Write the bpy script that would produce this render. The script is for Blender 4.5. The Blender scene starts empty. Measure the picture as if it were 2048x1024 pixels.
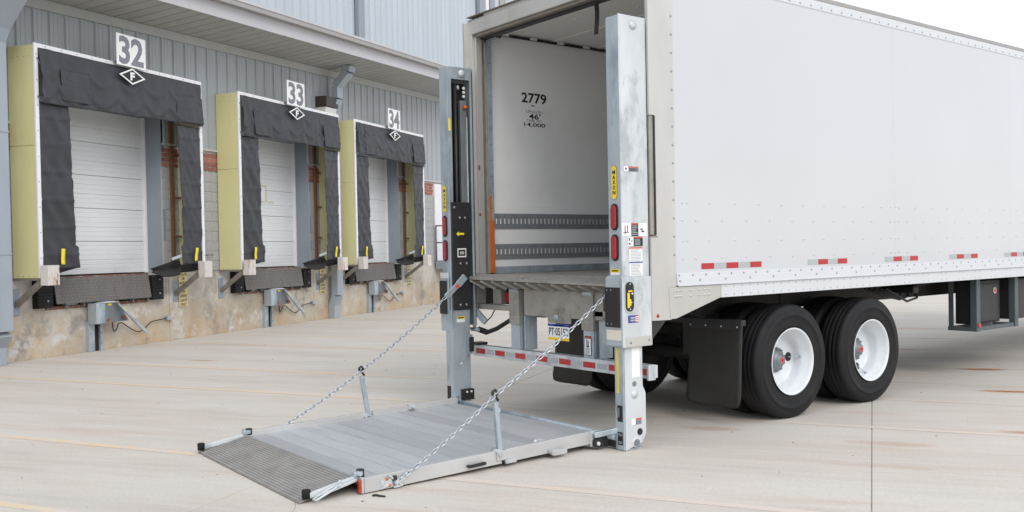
import bpy, bmesh, math, random
from mathutils import Vector, Matrix
from math import sin, cos, pi, radians
random.seed(7)
SC = bpy.context.scene
COL = SC.collection

# ------------------------------------------------------------------ camera
cam_d = bpy.data.cameras.new('camera'); cam = bpy.data.objects.new('camera', cam_d); COL.objects.link(cam)
RT = Vector((0.62910784, 0.77710166, -0.01833932)); UP = Vector((-0.00101969, 0.02441809, 0.99970131)); FW = Vector((-0.77731736, 0.62890124, -0.01615402))
m = Matrix.Identity(4)
for i in range(3):
    m[i][0] = RT[i]; m[i][1] = UP[i]; m[i][2] = -FW[i]
m[0][3], m[1][3], m[2][3] = 6.56189, -7.74576, 1.56847
cam.matrix_world = m
cam_d.sensor_width = 36; cam_d.lens = 1890.494 / 2048 * 36
cam_d.shift_x = (1024 - 1118.26) / 2048; cam_d.shift_y = (527.137 - 512) / 2048
cam_d.clip_start = .05; cam_d.clip_end = 2000
SC.camera = cam
SC.view_settings.view_transform = 'Standard'; SC.view_settings.look = 'None'
SC.view_settings.exposure = 0.08; SC.view_settings.gamma = 1; SC.view_settings.use_curve_mapping = False

# ------------------------------------------------------------------ sky (overcast) and sun
SUN_EL, SUN_AZ = radians(38), radians(-10)       # azimuth measured from +X towards +Y
world = bpy.data.worlds.new('World'); SC.world = world; world.use_nodes = True
wn = world.node_tree; wn.nodes.clear()
sky = wn.nodes.new('ShaderNodeTexSky'); sky.sky_type = 'NISHITA'; sky.sun_disc = False
sky.sun_elevation = SUN_EL; sky.sun_rotation = pi / 2 - SUN_AZ
bg1 = wn.nodes.new('ShaderNodeBackground'); bg1.inputs[1].default_value = .05
bg2 = wn.nodes.new('ShaderNodeBackground'); bg2.inputs[0].default_value = (.955, .975, 1, 1); bg2.inputs[1].default_value = .94
add = wn.nodes.new('ShaderNodeAddShader'); out = wn.nodes.new('ShaderNodeOutputWorld')
wn.links.new(sky.outputs[0], bg1.inputs[0]); wn.links.new(bg1.outputs[0], add.inputs[0]); wn.links.new(bg2.outputs[0], add.inputs[1])
wn.links.new(add.outputs[0], out.inputs[0])
sd = bpy.data.lights.new('sun', 'SUN'); sun = bpy.data.objects.new('sun', sd); COL.objects.link(sun)
sd.energy = 1.25; sd.angle = radians(32); sd.color = (1, .96, .9)
sdir = Vector((cos(SUN_EL) * cos(SUN_AZ), cos(SUN_EL) * sin(SUN_AZ), sin(SUN_EL)))
sun.rotation_euler = sdir.to_track_quat('Z', 'Y').to_euler(); sun.location = (0, 0, 30)

# ------------------------------------------------------------------ materials
def hexc(r, g, b): return (r, g, b, 1)
class NT:
    def __init__(s, name):
        s.m = bpy.data.materials.new(name); s.m.use_nodes = True; s.t = s.m.node_tree
        s.b = s.t.nodes['Principled BSDF']; s._c = None
    def n(s, typ, **k):
        o = s.t.nodes.new(typ)
        for a, v in k.items(): setattr(o, a, v)
        return o
    def l(s, a, b): s.t.links.new(a, b)
    def coord(s, scale=(1, 1, 1), rnd=False):
        if s._c is None: s._c = s.n('ShaderNodeTexCoord')
        mp = s.n('ShaderNodeMapping'); mp.inputs['Scale'].default_value = scale
        s.l(s._c.outputs['Object'], mp.inputs['Vector'])
        if rnd:
            oi = s.n('ShaderNodeObjectInfo'); mu = s.n('ShaderNodeMath', operation='MULTIPLY'); mu.inputs[1].default_value = 37.
            s.l(oi.outputs['Random'], mu.inputs[0]); s.l(mu.outputs[0], mp.inputs['Location'])
        return mp.outputs[0]
    def noise(s, sc, scale=(1, 1, 1), det=5, rough=.6, rnd=False):
        o = s.n('ShaderNodeTexNoise'); o.inputs['Scale'].default_value = sc; o.inputs['Detail'].default_value = det; o.inputs['Roughness'].default_value = rough
        s.l(s.coord(scale, rnd), o.inputs['Vector']); return o.outputs[0]
    def ramp(s, src, stops):
        o = s.n('ShaderNodeValToRGB'); e = o.color_ramp.elements
        e[0].position, e[0].color = stops[0][0], stops[0][1]
        e[1].position, e[1].color = stops[-1][0], stops[-1][1]
        for p, c in stops[1:-1]:
            q = e.new(p); q.color = c
        s.l(src, o.inputs[0]); return o.outputs[0]
    def mask(s, src, a, b): return s.ramp(src, [(a, (0, 0, 0, 1)), (b, (1, 1, 1, 1))])
    def mix(s, f, a, b, mode='MIX'):
        o = s.n('ShaderNodeMix', data_type='RGBA', blend_type=mode)
        for i, v in ((0, f), (6, a), (7, b)):
            if hasattr(v, 'is_linked') or hasattr(v, 'links'): s.l(v, o.inputs[i])
            else: o.inputs[i].default_value = v
        return o.outputs[2]
    def math(s, op, a, b=0., c=0.):
        o = s.n('ShaderNodeMath', operation=op)
        for i, v in enumerate((a, b, c)):
            if hasattr(v, 'links'): s.l(v, o.inputs[i])
            else: o.inputs[i].default_value = v
        return o.outputs[0]
    def bump(s, h, st, dist=.01):
        o = s.n('ShaderNodeBump'); o.inputs['Strength'].default_value = st; o.inputs['Distance'].default_value = dist
        s.l(h, o.inputs['Height']); s.l(o.outputs[0], s.b.inputs['Normal'])
    def xyz(s):
        o = s.n('ShaderNodeSeparateXYZ'); s.l(s.coord(), o.inputs[0]); return o.outputs
def mat(name, c, rough=.6, metal=0., var=.12, vs=3., vscale=(1, 1, 1), bump=0., bs=40., dirt=None, dirt_t=(.55, .75), rnd=0., spec=.5, coat=0.):
    t = NT(name); c4 = (*c, 1)
    n1 = t.noise(vs, vscale, rnd=bool(rnd))
    col = t.mix(t.mask(n1, .25, .75), tuple(x * (1 - var) for x in c) + (1,), tuple(min(1, x * (1 + var)) for x in c) + (1,))
    if rnd:
        oi = t.n('ShaderNodeObjectInfo')
        mr = t.n('ShaderNodeMapRange'); mr.inputs[3].default_value = 1 - rnd; mr.inputs[4].default_value = 1 + rnd
        t.l(oi.outputs['Random'], mr.inputs[0]); cc = t.n('ShaderNodeCombineColor')
        for i in range(3): t.l(mr.outputs[0], cc.inputs[i])
        col = t.mix(1., col, cc.outputs[0], 'MULTIPLY')
    if dirt:
        n2 = t.noise(vs * .7 + .5, vscale, 8, .7, rnd=bool(rnd)); col = t.mix(t.mask(n2, *dirt_t), col, (*dirt, 1))
    t.l(col, t.b.inputs['Base Color'])
    t.b.inputs['Metallic'].default_value = metal; t.b.inputs['Specular IOR Level'].default_value = spec
    rr = t.n('ShaderNodeMapRange'); rr.inputs[3].default_value = max(0, rough - .1); rr.inputs[4].default_value = min(1, rough + .1)
    t.l(t.noise(vs * 3), rr.inputs[0]); t.l(rr.outputs[0], t.b.inputs['Roughness'])
    t.b.inputs['Coat Weight'].default_value = coat
    if bump: t.bump(t.noise(bs, (1, 1, 1), 4), bump)
    return t.m
M = {}
M['galv'] = mat('galvanised_steel', (.42, .48, .525), .42, .35, .16, 6, (1, 1, .4), .08, 60, dirt=(.29, .345, .39), dirt_t=(.50, .62))  # base steel; also the shaded rear faces of the right lift column
M['galv_bright_lit'] = mat('bright_and_lit_galvanised_steel', (.58, .61, .63), .42, .12, .14, 3.2, (1, 1, .5), .08, 70, dirt=(.40, .435, .46), dirt_t=(.50, .60))  # bright fittings; also paints sunlight onto side faces of the right lift column
M['galv_dark'] = mat('dull_galvanised_steel', (.20, .22, .24), .5, .4, .2, 9, (1, 1, .4), .06, 60)
M['zinc'] = mat('zinc_plated_chain', (.50, .53, .57), .32, .75, .2, 30)
M['alu'] = mat('aluminium_rail', (.56, .56, .56), .42, .4, .12, 5, (1, .4, 1), .06, 50, dirt=(.42, .40, .38), dirt_t=(.6, .8))
M['deck'] = mat('aluminium_deck_plank', (.45, .465, .48), .5, .2, .08, 3, (.5, 3, 1), .06, 30, rnd=.11, dirt=(.34, .35, .365), dirt_t=(.56, .80))
M['stainless'] = mat('brushed_stainless', (.56, .55, .525), .38, .5, .12, 2.2, (1, 1, .35), .05, 40, dirt=(.36, .34, .31), dirt_t=(.60, .78))
M['steelbeige'] = mat('grimy_steel', (.33, .315, .285), .6, .3, .18, 6, (1, 1, 1), .1, 40, dirt=(.22, .19, .16), dirt_t=(.55, .7))
M['steelbrown'] = mat('brown_grimed_steel', (.20, .175, .15), .65, .2, .25, 8, (1, 1, 1), .1, 50)
M['blacksteel'] = mat('black_painted_steel', (.022, .021, .023), .5, 0, .3, 6, (1, 1, 1), .04, 60)
M['darksteel'] = mat('dark_underbody_steel', (.03, .029, .028), .7, 0, .4, 5, (1, 1, 1), .1, 60, dirt=(.06, .05, .04))
M['rubber'] = mat('black_rubber', (.011, .011, .0125), .62, 0, .3, 5, (1, 1, 1), .15, 60, spec=.28, dirt=(.018, .0175, .0175), dirt_t=(.5, .8))
M['flap'] = mat('mud_flap_rubber', (.020, .019, .018), .55, 0, .35, 2.2, (1, 1, .6), .1, 40, dirt=(.034, .032, .029), dirt_t=(.5, .8))
M['void'] = mat('dark_cavity_shade', (.012, .012, .013), .85, 0, .2)  # near-black stands in for the shade inside pits, slots and hollow walls
M['white'] = mat('white_trailer_paint', (.545, .558, .585), .18, 0, .04, .3, (1, 1, 1), 0, 40, coat=.25)
M['whiterail'] = mat('white_rail_paint', (.60, .615, .645), .4, 0, .02, 2)
M['rivet'] = mat('steel_rivet', (.30, .32, .37), .4, .4, .1, 20)
M['liner'] = mat('white_interior_liner', (.84, .84, .835), .5, 0, .015, 1.2, (1, 1, 1), 0, 40, dirt=(.74, .735, .72), dirt_t=(.5, .85))
M['ceil'] = mat('ceiling_liner', (.74, .74, .70), .5, 0, .03, 1.5)
M['floorbed'] = mat('trailer_floor', (.30, .28, .25), .6, 0, .25, 4, (4, .5, 1), .1, 30)
M['rim'] = mat('white_wheel_enamel', (.70, .73, .76), .3, 0, .03, 5, dirt=(.58, .58, .57), dirt_t=(.52, .85), coat=.3)
M['red'] = mat('red_reflector', (.42, .014, .018), .28, 0, .12, 60, coat=.3)
M['redlamp'] = mat('red_lamp_lens', (.36, .008, .014), .2, 0, .15, 40, coat=.6)
M['amber'] = mat('orange_lamp_lens', (.45, .045, .012), .25, 0, .2, 40, coat=.5)
M['silver'] = mat('silver_reflector', (.40, .435, .45), .4, .1, .12, 90)
M['yellow'] = mat('yellow_decal', (.80, .58, .02), .5, 0, .06, 10)
M['yellowflag'] = mat('yellow_guide_strip', (.85, .68, .03), .6, 0, .06, 6)
M['orange'] = mat('orange_paint', (.55, .13, .02), .55, 0, .25, 12)
M['paper'] = mat('white_decal', (.80, .80, .80), .5, 0, .03, 20)
M['blue'] = mat('blue_print', (.03, .06, .30), .5)
M['ink'] = mat('black_print', (.012, .012, .013), .55)
M['signgrey'] = mat('grey_numeral', (.20, .20, .235), .6, 0, .08, 6)
M['redprint'] = mat('red_print', (.62, .08, .05), .5)
M['signyellow'] = mat('faded_yellow_sign', (.62, .52, .26), .6, 0, .10, 12, dirt=(.45, .36, .18), dirt_t=(.6, .8))
M['cream'] = mat('cream_patch', (.72, .66, .58), .6, 0, .04, 8)
M['siding'] = mat('grey_metal_siding', (.365, .385, .415), .45, 0, .05, 3, (1, 1, .12), 0, 40, rnd=.035, dirt=(.30, .325, .355), dirt_t=(.55, .85))
M['siding2'] = mat('pale_blue_metal_siding', (.47, .52, .57), .42, 0, .04, 2, (1, 1, .12), 0, 40, rnd=.03)
M['soffit'] = mat('soffit_metal', (.39, .395, .388), .6, 0, .06, 4, rnd=.03)
M['trim'] = mat('lilac_grey_trim', (.50, .495, .52), .5, 0, .05, 2, dirt=(.42, .41, .42), dirt_t=(.6, .85))
M['gutter'] = mat('brown_grey_gutter', (.33, .315, .31), .5, 0, .06, 3)
M['jamb'] = mat('blue_grey_jamb', (.25, .285, .33), .45, 0, .05, 3)
M['doorwhite'] = mat('white_dock_door', (.76, .78, .79), .4, 0, .02, 2, dirt=(.66, .67, .66), dirt_t=(.55, .85))
M['fabric'] = mat('charcoal_shelter_fabric', (.034, .035, .042), .5, 0, .18, 4, (1, 1, .6), .06, 160, dirt=(.052, .052, .060), dirt_t=(.5, .85))
M['black_canvas'] = mat('black_canvas', (.016, .016, .018), .7, 0, .3, 6, (1, 1, 1), .3, 60)
M['yellowpanel'] = mat('translucent_yellow_panel', (.66, .63, .34), .5, 0, .05, 2, (1, 1, .4), .05, 30, dirt=(.56, .53, .28), dirt_t=(.56, .85))
M['whitetrim'] = mat('white_frame_trim', (.78, .77, .80), .45, 0, .03, 4, dirt=(.6, .58, .56), dirt_t=(.62, .8))
M['wood'] = mat('brown_wood_stud', (.19, .095, .045), .7, 0, .3, 6, (6, 6, .6), .1, 30)
M['brick'] = mat('red_brick', (.32, .135, .10), .8, 0, .15, 10, (1, 1, 1), .3, 60, rnd=.28)
M['mortar'] = mat('brick_mortar', (.52, .48, .455), .9, 0, .1, 10, (1, 1, 1), .3, 60)
M['block'] = mat('rough_grey_block', (.39, .395, .40), .85, 0, .14, 14, (1, 1, 1), 1., 30, dirt=(.31, .31, .315), dirt_t=(.5, .7))
M['blockbed'] = mat('block_joint', (.37, .375, .38), .9, 0, .12, 14, (1, 1, 1), .6, 30)
M['rust'] = mat('rusted_steel', (.20, .08, .045), .8, 0, .35, 12, (1, 1, 1), .3, 50, dirt=(.30, .25, .22), dirt_t=(.5, .6))
M['rustywhite'] = mat('rust_streaked_white_steel', (.64, .60, .57), .6, 0, .05, 5, (3, 3, .8), .1, 40, dirt=(.32, .12, .05), dirt_t=(.56, .64), rnd=.05)
M['armsteel'] = mat('weathered_steel_arm', (.23, .205, .18), .6, .2, .2, 8, (1, 1, 1), .1, 40, dirt=(.16, .11, .07), dirt_t=(.58, .7))
M['lip'] = mat('grimy_leveler_plate', (.155, .145, .14), .6, .3, .16, 3, (3, 1, .5), .1, 60, dirt=(.15, .085, .06), dirt_t=(.56, .74))
M['lipmark'] = mat('worn_tread_mark', (.27, .26, .25), .5, .3, .2, 8)
M['treadbase'] = mat('tread_gap_metal', (.27, .255, .24), .7, .2, .2, 8, (1, 1, 1), .1, 60)
M['tread'] = mat('expanded_aluminium_tread', (.43, .42, .41), .5, .3, .15, 8, (1, 1, 1), .2, 80, dirt=(.24, .20, .16), dirt_t=(.6, .8))
M['track'] = mat('galvanised_cargo_track', (.27, .285, .30), .5, .3, .15, 12)
M['lampglass'] = mat('frosted_lamp_lens', (.68, .68, .66), .4, 0, .05, 12)
M['brown'] = mat('bronze_lamp_housing', (.045, .036, .034), .5)
M['roof'] = mat('metal_roof', (.45, .46, .47), .5)
M['greybox'] = mat('charcoal_plastic_panel', (.032, .032, .035), .5, 0, .1, 6)
M['slate'] = mat('slate_grey_rack_steel', (.10, .12, .13), .5, .2, .12, 8)

def concrete_ground():
    t = NT('weathered_concrete')
    n1 = t.noise(1.3, (1.0, .22, 1), 8, .65); n2 = t.noise(5, (2.2, .16, 1), 7, .65); n3 = t.noise(60, (1, .6, 1), 4, .7)
    base = t.ramp(n1, [(.28, hexc(.52, .465, .41)), (.5, hexc(.61, .565, .50)), (.72, hexc(.67, .63, .585))])
    col = t.mix(t.math('MULTIPLY', t.mask(n2, .42, .72), .55), base, hexc(.69, .66, .62))
    tan = t.math('MULTIPLY', t.mask(t.noise(2.3, (1.5, .2, 1), 8, .7), .54, .72), .5)
    col = t.mix(tan, col, hexc(.53, .42, .30))
    col = t.mix(t.math('MULTIPLY', t.mask(n3, .35, .75), .35), col, hexc(.33, .30, .27))
    col = t.mix(t.math('MULTIPLY', t.mask(t.noise(170, (1, 1, 1), 3, .8), .56, .72), .4), col, hexc(.27, .245, .22))
    # tyre scuffs: broad greyish bands
    col = t.mix(t.math('MULTIPLY', t.mask(t.noise(.9, (1.8, .18, 1), 5, .6), .55, .78), .25), col, hexc(.36, .34, .32))
    # rust stains at their own places (wall frame coordinates)
    o = t.xyz(); wob = t.noise(3.2, (1, .6, 1), 8, .75)
    for (u, y, ru, ry, k) in STAINS:
        dx = t.math('DIVIDE', t.math('SUBTRACT', o[0], u), ru); dy = t.math('DIVIDE', t.math('SUBTRACT', o[1], y), ry)
        d = t.math('ADD', t.math('MULTIPLY', dx, dx), t.math('MULTIPLY', dy, dy))
        d = t.math('ADD', d, t.math('MULTIPLY', t.math('SUBTRACT', wob, .5), 3.2))
        mk = t.math('MULTIPLY', t.ramp(d, [(.15, hexc(1, 1, 1)), (.95, hexc(0, 0, 0))]), k)
        col = t.mix(mk, col, hexc(.40, .17, .065))
    t.l(col, t.b.inputs['Base Color']); t.b.inputs['Roughness'].default_value = .85; t.b.inputs['Specular IOR Level'].default_value = .3
    t.bump(t.mix(.5, n3, n2), .35, .006); return t.m
STAINS = [(2.45, -13.6, .11, .34, 1.), (.66, -13.75, .09, .42, 1.), (-2.0, -11.0, .10, .3, .35), (-2.3, -12.45, .10, .35, .28), (-1.6, -13.6, .08, .3, .6), (4.6, -12.7, .10, .5, .6), (6.3, -13.2, .1, .7, .5), (8.2, -13.0, .12, .6, .5), (1.55, -2.9, .07, .30, .6), (-3.1, -12.4, .08, .4, .2)]
M['concrete'] = concrete_ground()
def painted_yellow():
    t = NT('worn_yellow_line'); n = t.noise(7, (1, .5, 1), 8, .75); o = t.xyz(); far = t.n('ShaderNodeMapRange'); far.inputs[1].default_value = -6.; far.inputs[2].default_value = -9.; far.inputs[3].default_value = 0.; far.inputs[4].default_value = .16; t.l(o[1], far.inputs[0]); n = t.math('ADD', n, far.outputs[0])
    col = t.mix(t.mask(n, .40, .64), hexc(.72, .545, .335), hexc(.64, .575, .50))
    t.l(col, t.b.inputs['Base Color']); t.b.inputs['Roughness'].default_value = .8; return t.m
M['line'] = painted_yellow()
def foundation():
    t = NT('stained_foundation_concrete')
    n1 = t.noise(1.1, (1, 1, 1), 8, .62); n2 = t.noise(1.5, (1.6, 1, 1.0), 10, .72); n3 = t.noise(45, (1, 1, 1), 5, .7)
    base = t.ramp(n1, [(.30, hexc(.33, .31, .28)), (.48, hexc(.47, .44, .39)), (.66, hexc(.60, .58, .54))])
    o = t.xyz(); low = t.math('SUBTRACT', 1.15, t.math('MULTIPLY', o[2], 1.05))   # splash stains reach up from the ground
    st = t.math('MULTIPLY', t.mask(n2, .34, .62), low)
    col = t.mix(t.math('MULTIPLY', st, .72), base, hexc(.50, .33, .15))
    col = t.mix(t.math('MULTIPLY', t.mask(t.noise(1.3, (1.2, 1, .9), 10, .75), .53, .62), .75), col, hexc(.25, .235, .22))
    col = t.mix(t.math('MULTIPLY', t.mask(t.noise(1.9, (1., 1, 1.1), 9, .75), .54, .63), .8), col, hexc(.64, .63, .62))
    t.l(col, t.b.inputs['Base Color']); t.b.inputs['Roughness'].default_value = .88; t.bump(n3, .35, .006); return t.m
M['foundation'] = foundation()

# ------------------------------------------------------------------ mesh helpers
class MB:
    """collects shapes into one mesh; materials chosen per shape"""
    def __init__(s, *mats): s.bm = bmesh.new(); s.mats = list(mats) or ['galv']; s.cur = 0
    def mt(s, name):
        if name not in s.mats: s.mats.append(name)
        s.cur = s.mats.index(name); return s
    def _join(s, b, smooth=False):
        vs = {}
        for v in b.verts: vs[v] = s.bm.verts.new(v.co)
        for f in b.faces:
            try:
                g = s.bm.faces.new([vs[v] for v in f.verts]); g.material_index = s.cur; g.smooth = smooth or f.smooth
            except ValueError: pass
        b.free()
    def box(s, x0, x1, y0, y1, z0, z1, bev=0., rot=None):
        b = bmesh.new(); bmesh.ops.create_cube(b, size=1)
        sx, sy, sz = abs(x1 - x0), abs(y1 - y0), abs(z1 - z0)
        bmesh.ops.scale(b, vec=(sx, sy, sz), verts=b.verts)
        if bev: bmesh.ops.bevel(b, geom=b.edges[:], offset=min(bev, .45 * min(sx, sy, sz)), segments=2, profile=.6, affect='EDGES')
        c = Vector(((x0 + x1) / 2, (y0 + y1) / 2, (z0 + z1) / 2))
        if rot: bmesh.ops.transform(b, matrix=rot.to_4x4(), verts=b.verts)
        bmesh.ops.translate(b, vec=c, verts=b.verts); s._join(b); return s
    def bar(s, p, q, w, h, bev=0., up=(0, 0, 1)):
        """rectangular bar from p to q"""
        p, q = Vector(p), Vector(q); d = q - p; L = d.length; d.normalize(); up = Vector(up)
        if abs(d.dot(up)) > .98: up = Vector((1, 0, 0))
        sd_ = d.cross(up).normalized(); u = sd_.cross(d)
        b = bmesh.new(); bmesh.ops.create_cube(b, size=1); bmesh.ops.scale(b, vec=(w, L, h), verts=b.verts)
        if bev: bmesh.ops.bevel(b, geom=b.edges[:], offset=min(bev, .45 * min(w, h, L)), segments=2, profile=.6, affect='EDGES')
        R = Matrix((sd_, d, u)).transposed()
        bmesh.ops.transform(b, matrix=R.to_4x4(), verts=b.verts); bmesh.ops.translate(b, vec=(p + q) / 2, verts=b.verts); s._join(b); return s
    def cyl(s, p, q, r, n=16, r2=None, smooth=True, caps=True):
        p, q = Vector(p), Vector(q); d = q - p; L = d.length
        b = bmesh.new(); bmesh.ops.create_cone(b, cap_ends=caps, segments=n, radius1=r, radius2=r if r2 is None else r2, depth=L)
        for f in b.faces: f.smooth = smooth and len(f.verts) == 4
        bmesh.ops.transform(b, matrix=d.to_track_quat('Z', 'Y').to_matrix().to_4x4(), verts=b.verts)
        bmesh.ops.translate(b, vec=(p + q) / 2, verts=b.verts); s._join(b); return s
    def tube(s, pts, r, n=8):
        pts = [Vector(p) for p in pts]; rings = []
        for i, p in enumerate(pts):
            d = (pts[min(i + 1, len(pts) - 1)] - pts[max(i - 1, 0)]).normalized()
            u = d.cross(Vector((0, 0, 1))); u = u.normalized() if u.length > .05 else Vector((1, 0, 0)); w = d.cross(u)
            rings.append([s.bm.verts.new(p + u * r * cos(2 * pi * k / n) + w * r * sin(2 * pi * k / n)) for k in range(n)])
        for a, b in zip(rings, rings[1:]):
            for k in range(n):
                f = s.bm.faces.new((a[k], a[(k + 1) % n], b[(k + 1) % n], b[k])); f.smooth = True; f.material_index = s.cur
        for r_ in (rings[0][::-1], rings[-1]):
            f = s.bm.faces.new(r_); f.material_index = s.cur
        return s
    def prism(s, poly, axis, a, b, bev=0.):
        """poly: 2-D outline in the two other axes (in xyz order), extruded along axis from a to b"""
        bb = bmesh.new()
        def P(p, t): return {'x': (t, p[0], p[1]), 'y': (p[0], t, p[1]), 'z': (p[0], p[1], t)}[axis]
        A = [bb.verts.new(P(p, a)) for p in poly]; B = [bb.verts.new(P(p, b)) for p in poly]
        bb.faces.new(A[::-1]); bb.faces.new(B); n = len(poly)
        for i in range(n): bb.faces.new((A[i], A[(i + 1) % n], B[(i + 1) % n], B[i]))
        bmesh.ops.recalc_face_normals(bb, faces=bb.faces[:])
        if bev: bmesh.ops.bevel(bb, geom=bb.edges[:], offset=bev, segments=2, profile=.6, affect='EDGES')
        s._join(bb); return s
    def lathe(s, prof, cx, cy, cz, n=48, axis='x', sgn=1):
        """prof: list of (offset along axis, radius)"""
        rings = []
        for (t, r) in prof:
            if r < 1e-5: rings.append([s.bm.verts.new((cx + sgn * t, cy, cz))] * n); continue
            rings.append([s.bm.verts.new((cx + sgn * t, cy + r * cos(2 * pi * k / n), cz + r * sin(2 * pi * k / n))) for k in range(n)])
        for a, b in zip(rings, rings[1:]):
            for k in range(n):
                vs = []
                for v in (a[k], a[(k + 1) % n], b[(k + 1) % n], b[k]):
                    if v not in vs: vs.append(v)
                if len(vs) > 2:
                    f = s.bm.faces.new(vs); f.smooth = True; f.material_index = s.cur
        return s
    def dome(s, c, nrm, r, h, n=8):
        c, nrm = Vector(c), Vector(nrm).normalized(); u = nrm.orthogonal().normalized(); w = nrm.cross(u)
        rs = [[s.bm.verts.new(c + (u * cos(2 * pi * k / n) + w * sin(2 * pi * k / n)) * rr + nrm * hh) for k in range(n)] for rr, hh in ((r, 0), (r * .7, h * .75))]
        top = s.bm.verts.new(c + nrm * h)
        for k in range(n):
            for vs in ((rs[0][k], rs[0][(k + 1) % n], rs[1][(k + 1) % n], rs[1][k]), (rs[1][k], rs[1][(k + 1) % n], top)):
                f = s.bm.faces.new(vs); f.smooth = True; f.material_index = s.cur
        return s
    def grid(s, fn, nu, nv, thick=None, smooth=True):
        def sheet(off):
            return [[s.bm.verts.new(Vector(fn(i / nu, j / nv)) + Vector(off)) for j in range(nv + 1)] for i in range(nu + 1)]
        a = sheet((0, 0, 0))
        def fc(vs, sm=smooth):
            f = s.bm.faces.new(vs); f.smooth = sm; f.material_index = s.cur
        for i in range(nu):
            for j in range(nv): fc((a[i][j], a[i + 1][j], a[i + 1][j + 1], a[i][j + 1]))
        if thick:
            b = sheet(thick)
            for i in range(nu):
                for j in range(nv): fc((b[i][j + 1], b[i + 1][j + 1], b[i + 1][j], b[i][j]))
            for i in range(nu):
                fc((a[i][0], b[i][0], b[i + 1][0], a[i + 1][0]), False); fc((a[i][nv], a[i + 1][nv], b[i + 1][nv], b[i][nv]), False)
            for j in range(nv):
                fc((a[0][j], a[0][j + 1], b[0][j + 1], b[0][j]), False); fc((a[nu][j], b[nu][j], b[nu][j + 1], a[nu][j + 1]), False)
        return s
    def mesh(s, name, recalc=True):
        if recalc: bmesh.ops.recalc_face_normals(s.bm, faces=s.bm.faces[:])
        me = bpy.data.meshes.new(name); s.bm.to_mesh(me); s.bm.free()
        for k in s.mats: me.materials.append(M[k])
        return me
    def build(s, name, parent=None, stuff=False, recalc=True):
        return link(s.mesh(name, recalc), name, parent, stuff)
OFF = {}
def link(me, name, parent=None, stuff=False, loc=None, label=None):
    o = bpy.data.objects.new(name, me); COL.objects.link(o)
    if parent is not None:
        o.parent = parent
        if parent.name in OFF: o.location = -OFF[parent.name]
    if loc is not None: o.location = Vector(loc) + (o.location if parent is not None and parent.name in OFF else Vector())
    if stuff: o['kind'] = 'stuff'
    if label: o['label'] = label
    return o
def tag(o, label, cat, group=None):
    o['label'] = label; o['category'] = cat
    if group: o['group'] = group
    return o
def thing(name, label, cat, loc=(0, 0, 0), rz=0., group=None, world=False):
    """Empty at the thing's base. world=True: its parts are written in world coordinates"""
    o = bpy.data.objects.new(name, None); COL.objects.link(o); o.location = loc; o.rotation_euler = (0, 0, rz); o.empty_display_size = .2
    if world: OFF[o.name] = Vector(loc)
    return tag(o, label, cat, group)
def instance(src, parent, loc, name=None, rot=None):
    o = bpy.data.objects.new(name or src.name, src.data); COL.objects.link(o); o.parent = parent
    off = -OFF[parent.name] if parent.name in OFF else Vector()
    o.location = Vector(loc) + off
    if rot: o.rotation_euler = rot
    return o
def copy_tree(o, parent=None):
    c = o.copy(); COL.objects.link(c)
    if parent: c.parent = parent
    for ch in [x for x in SC.objects if x.parent == o]: copy_tree(ch, c)
    return c
def kids(o):
    return list(o.children)
def ctree(o, parent=None):
    c = o.copy(); COL.objects.link(c)
    if parent is not None: c.parent = parent
    for ch in kids(o): ctree(ch, c)
    return c

def text_mesh(name, s, w, h, material, bold=0., spacing=1., depth=.0012, line=1.):
    cu = bpy.data.curves.new(name, 'FONT'); cu.body = s; cu.size = 1; cu.offset = bold; cu.extrude = .5; cu.resolution_u = 3
    cu.align_x = 'CENTER'; cu.space_character = spacing; cu.space_line = line
    o = bpy.data.objects.new(name, cu); COL.objects.link(o)
    dg = bpy.context.evaluated_depsgraph_get(); me = bpy.data.meshes.new_from_object(o.evaluated_get(dg)); me.name = name
    bpy.data.objects.remove(o); bpy.data.curves.remove(cu)
    xs = [v.co.x for v in me.vertices]; ys = [v.co.y for v in me.vertices]
    x0, x1, y0, y1 = min(xs), max(xs), min(ys), max(ys)
    for v in me.vertices:
        v.co.x = ((v.co.x - x0) / (x1 - x0) - .5) * w; v.co.y = ((v.co.y - y0) / (y1 - y0) - .5) * h; v.co.z = (v.co.z + .5) * depth
    me.materials.clear(); me.materials.append(M[material]); return me
def place_flat(me, name, parent, c, right, up, label=None):
    """put a flat mesh (xy plane, +z proud) at c with given right and up directions"""
    r, u = Vector(right).normalized(), Vector(up).normalized(); n = r.cross(u)
    R = Matrix((r, u, n)).transposed()
    me.transform(Matrix.Translation(Vector(c)) @ R.to_4x4())
    return link(me, name, parent, label=label)
def decal(name, parent, c, right, up, w, h, base, items=(), round_=0., label=None):
    """flat sticker: a base plate with printed rectangles (x0,y0,x1,y1 in 0..1, material)"""
    b = MB(base); r, u = Vector(right).normalized(), Vector(up).normalized(); n = r.cross(u); c = Vector(c)
    if round_:
        rr = min(w, h) / 2 * round_; pts = []
        for cxs, cys, a0 in ((1, 1, 0), (-1, 1, 90), (-1, -1, 180), (1, -1, 270)):
            for k in range(7):
                a = radians(a0 + k * 15); pts.append((cxs * (w / 2 - rr) + rr * cos(a), cys * (h / 2 - rr) + rr * sin(a)))
        b.prism(pts, 'z', 0, .0016)
    else: b.box(-w / 2, w / 2, -h / 2, h / 2, 0, .0016)
    for (x0, y0, x1, y1, mt_) in items:
        b.mt(mt_).box((x0 - .5) * w, (x1 - .5) * w, (y0 - .5) * h, (y1 - .5) * h, .0008, .0028)
    me = b.mesh(name); me.transform(Matrix.Translation(c) @ Matrix((r, u, n)).transposed().to_4x4())
    return link(me, name, parent, label=label)
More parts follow.
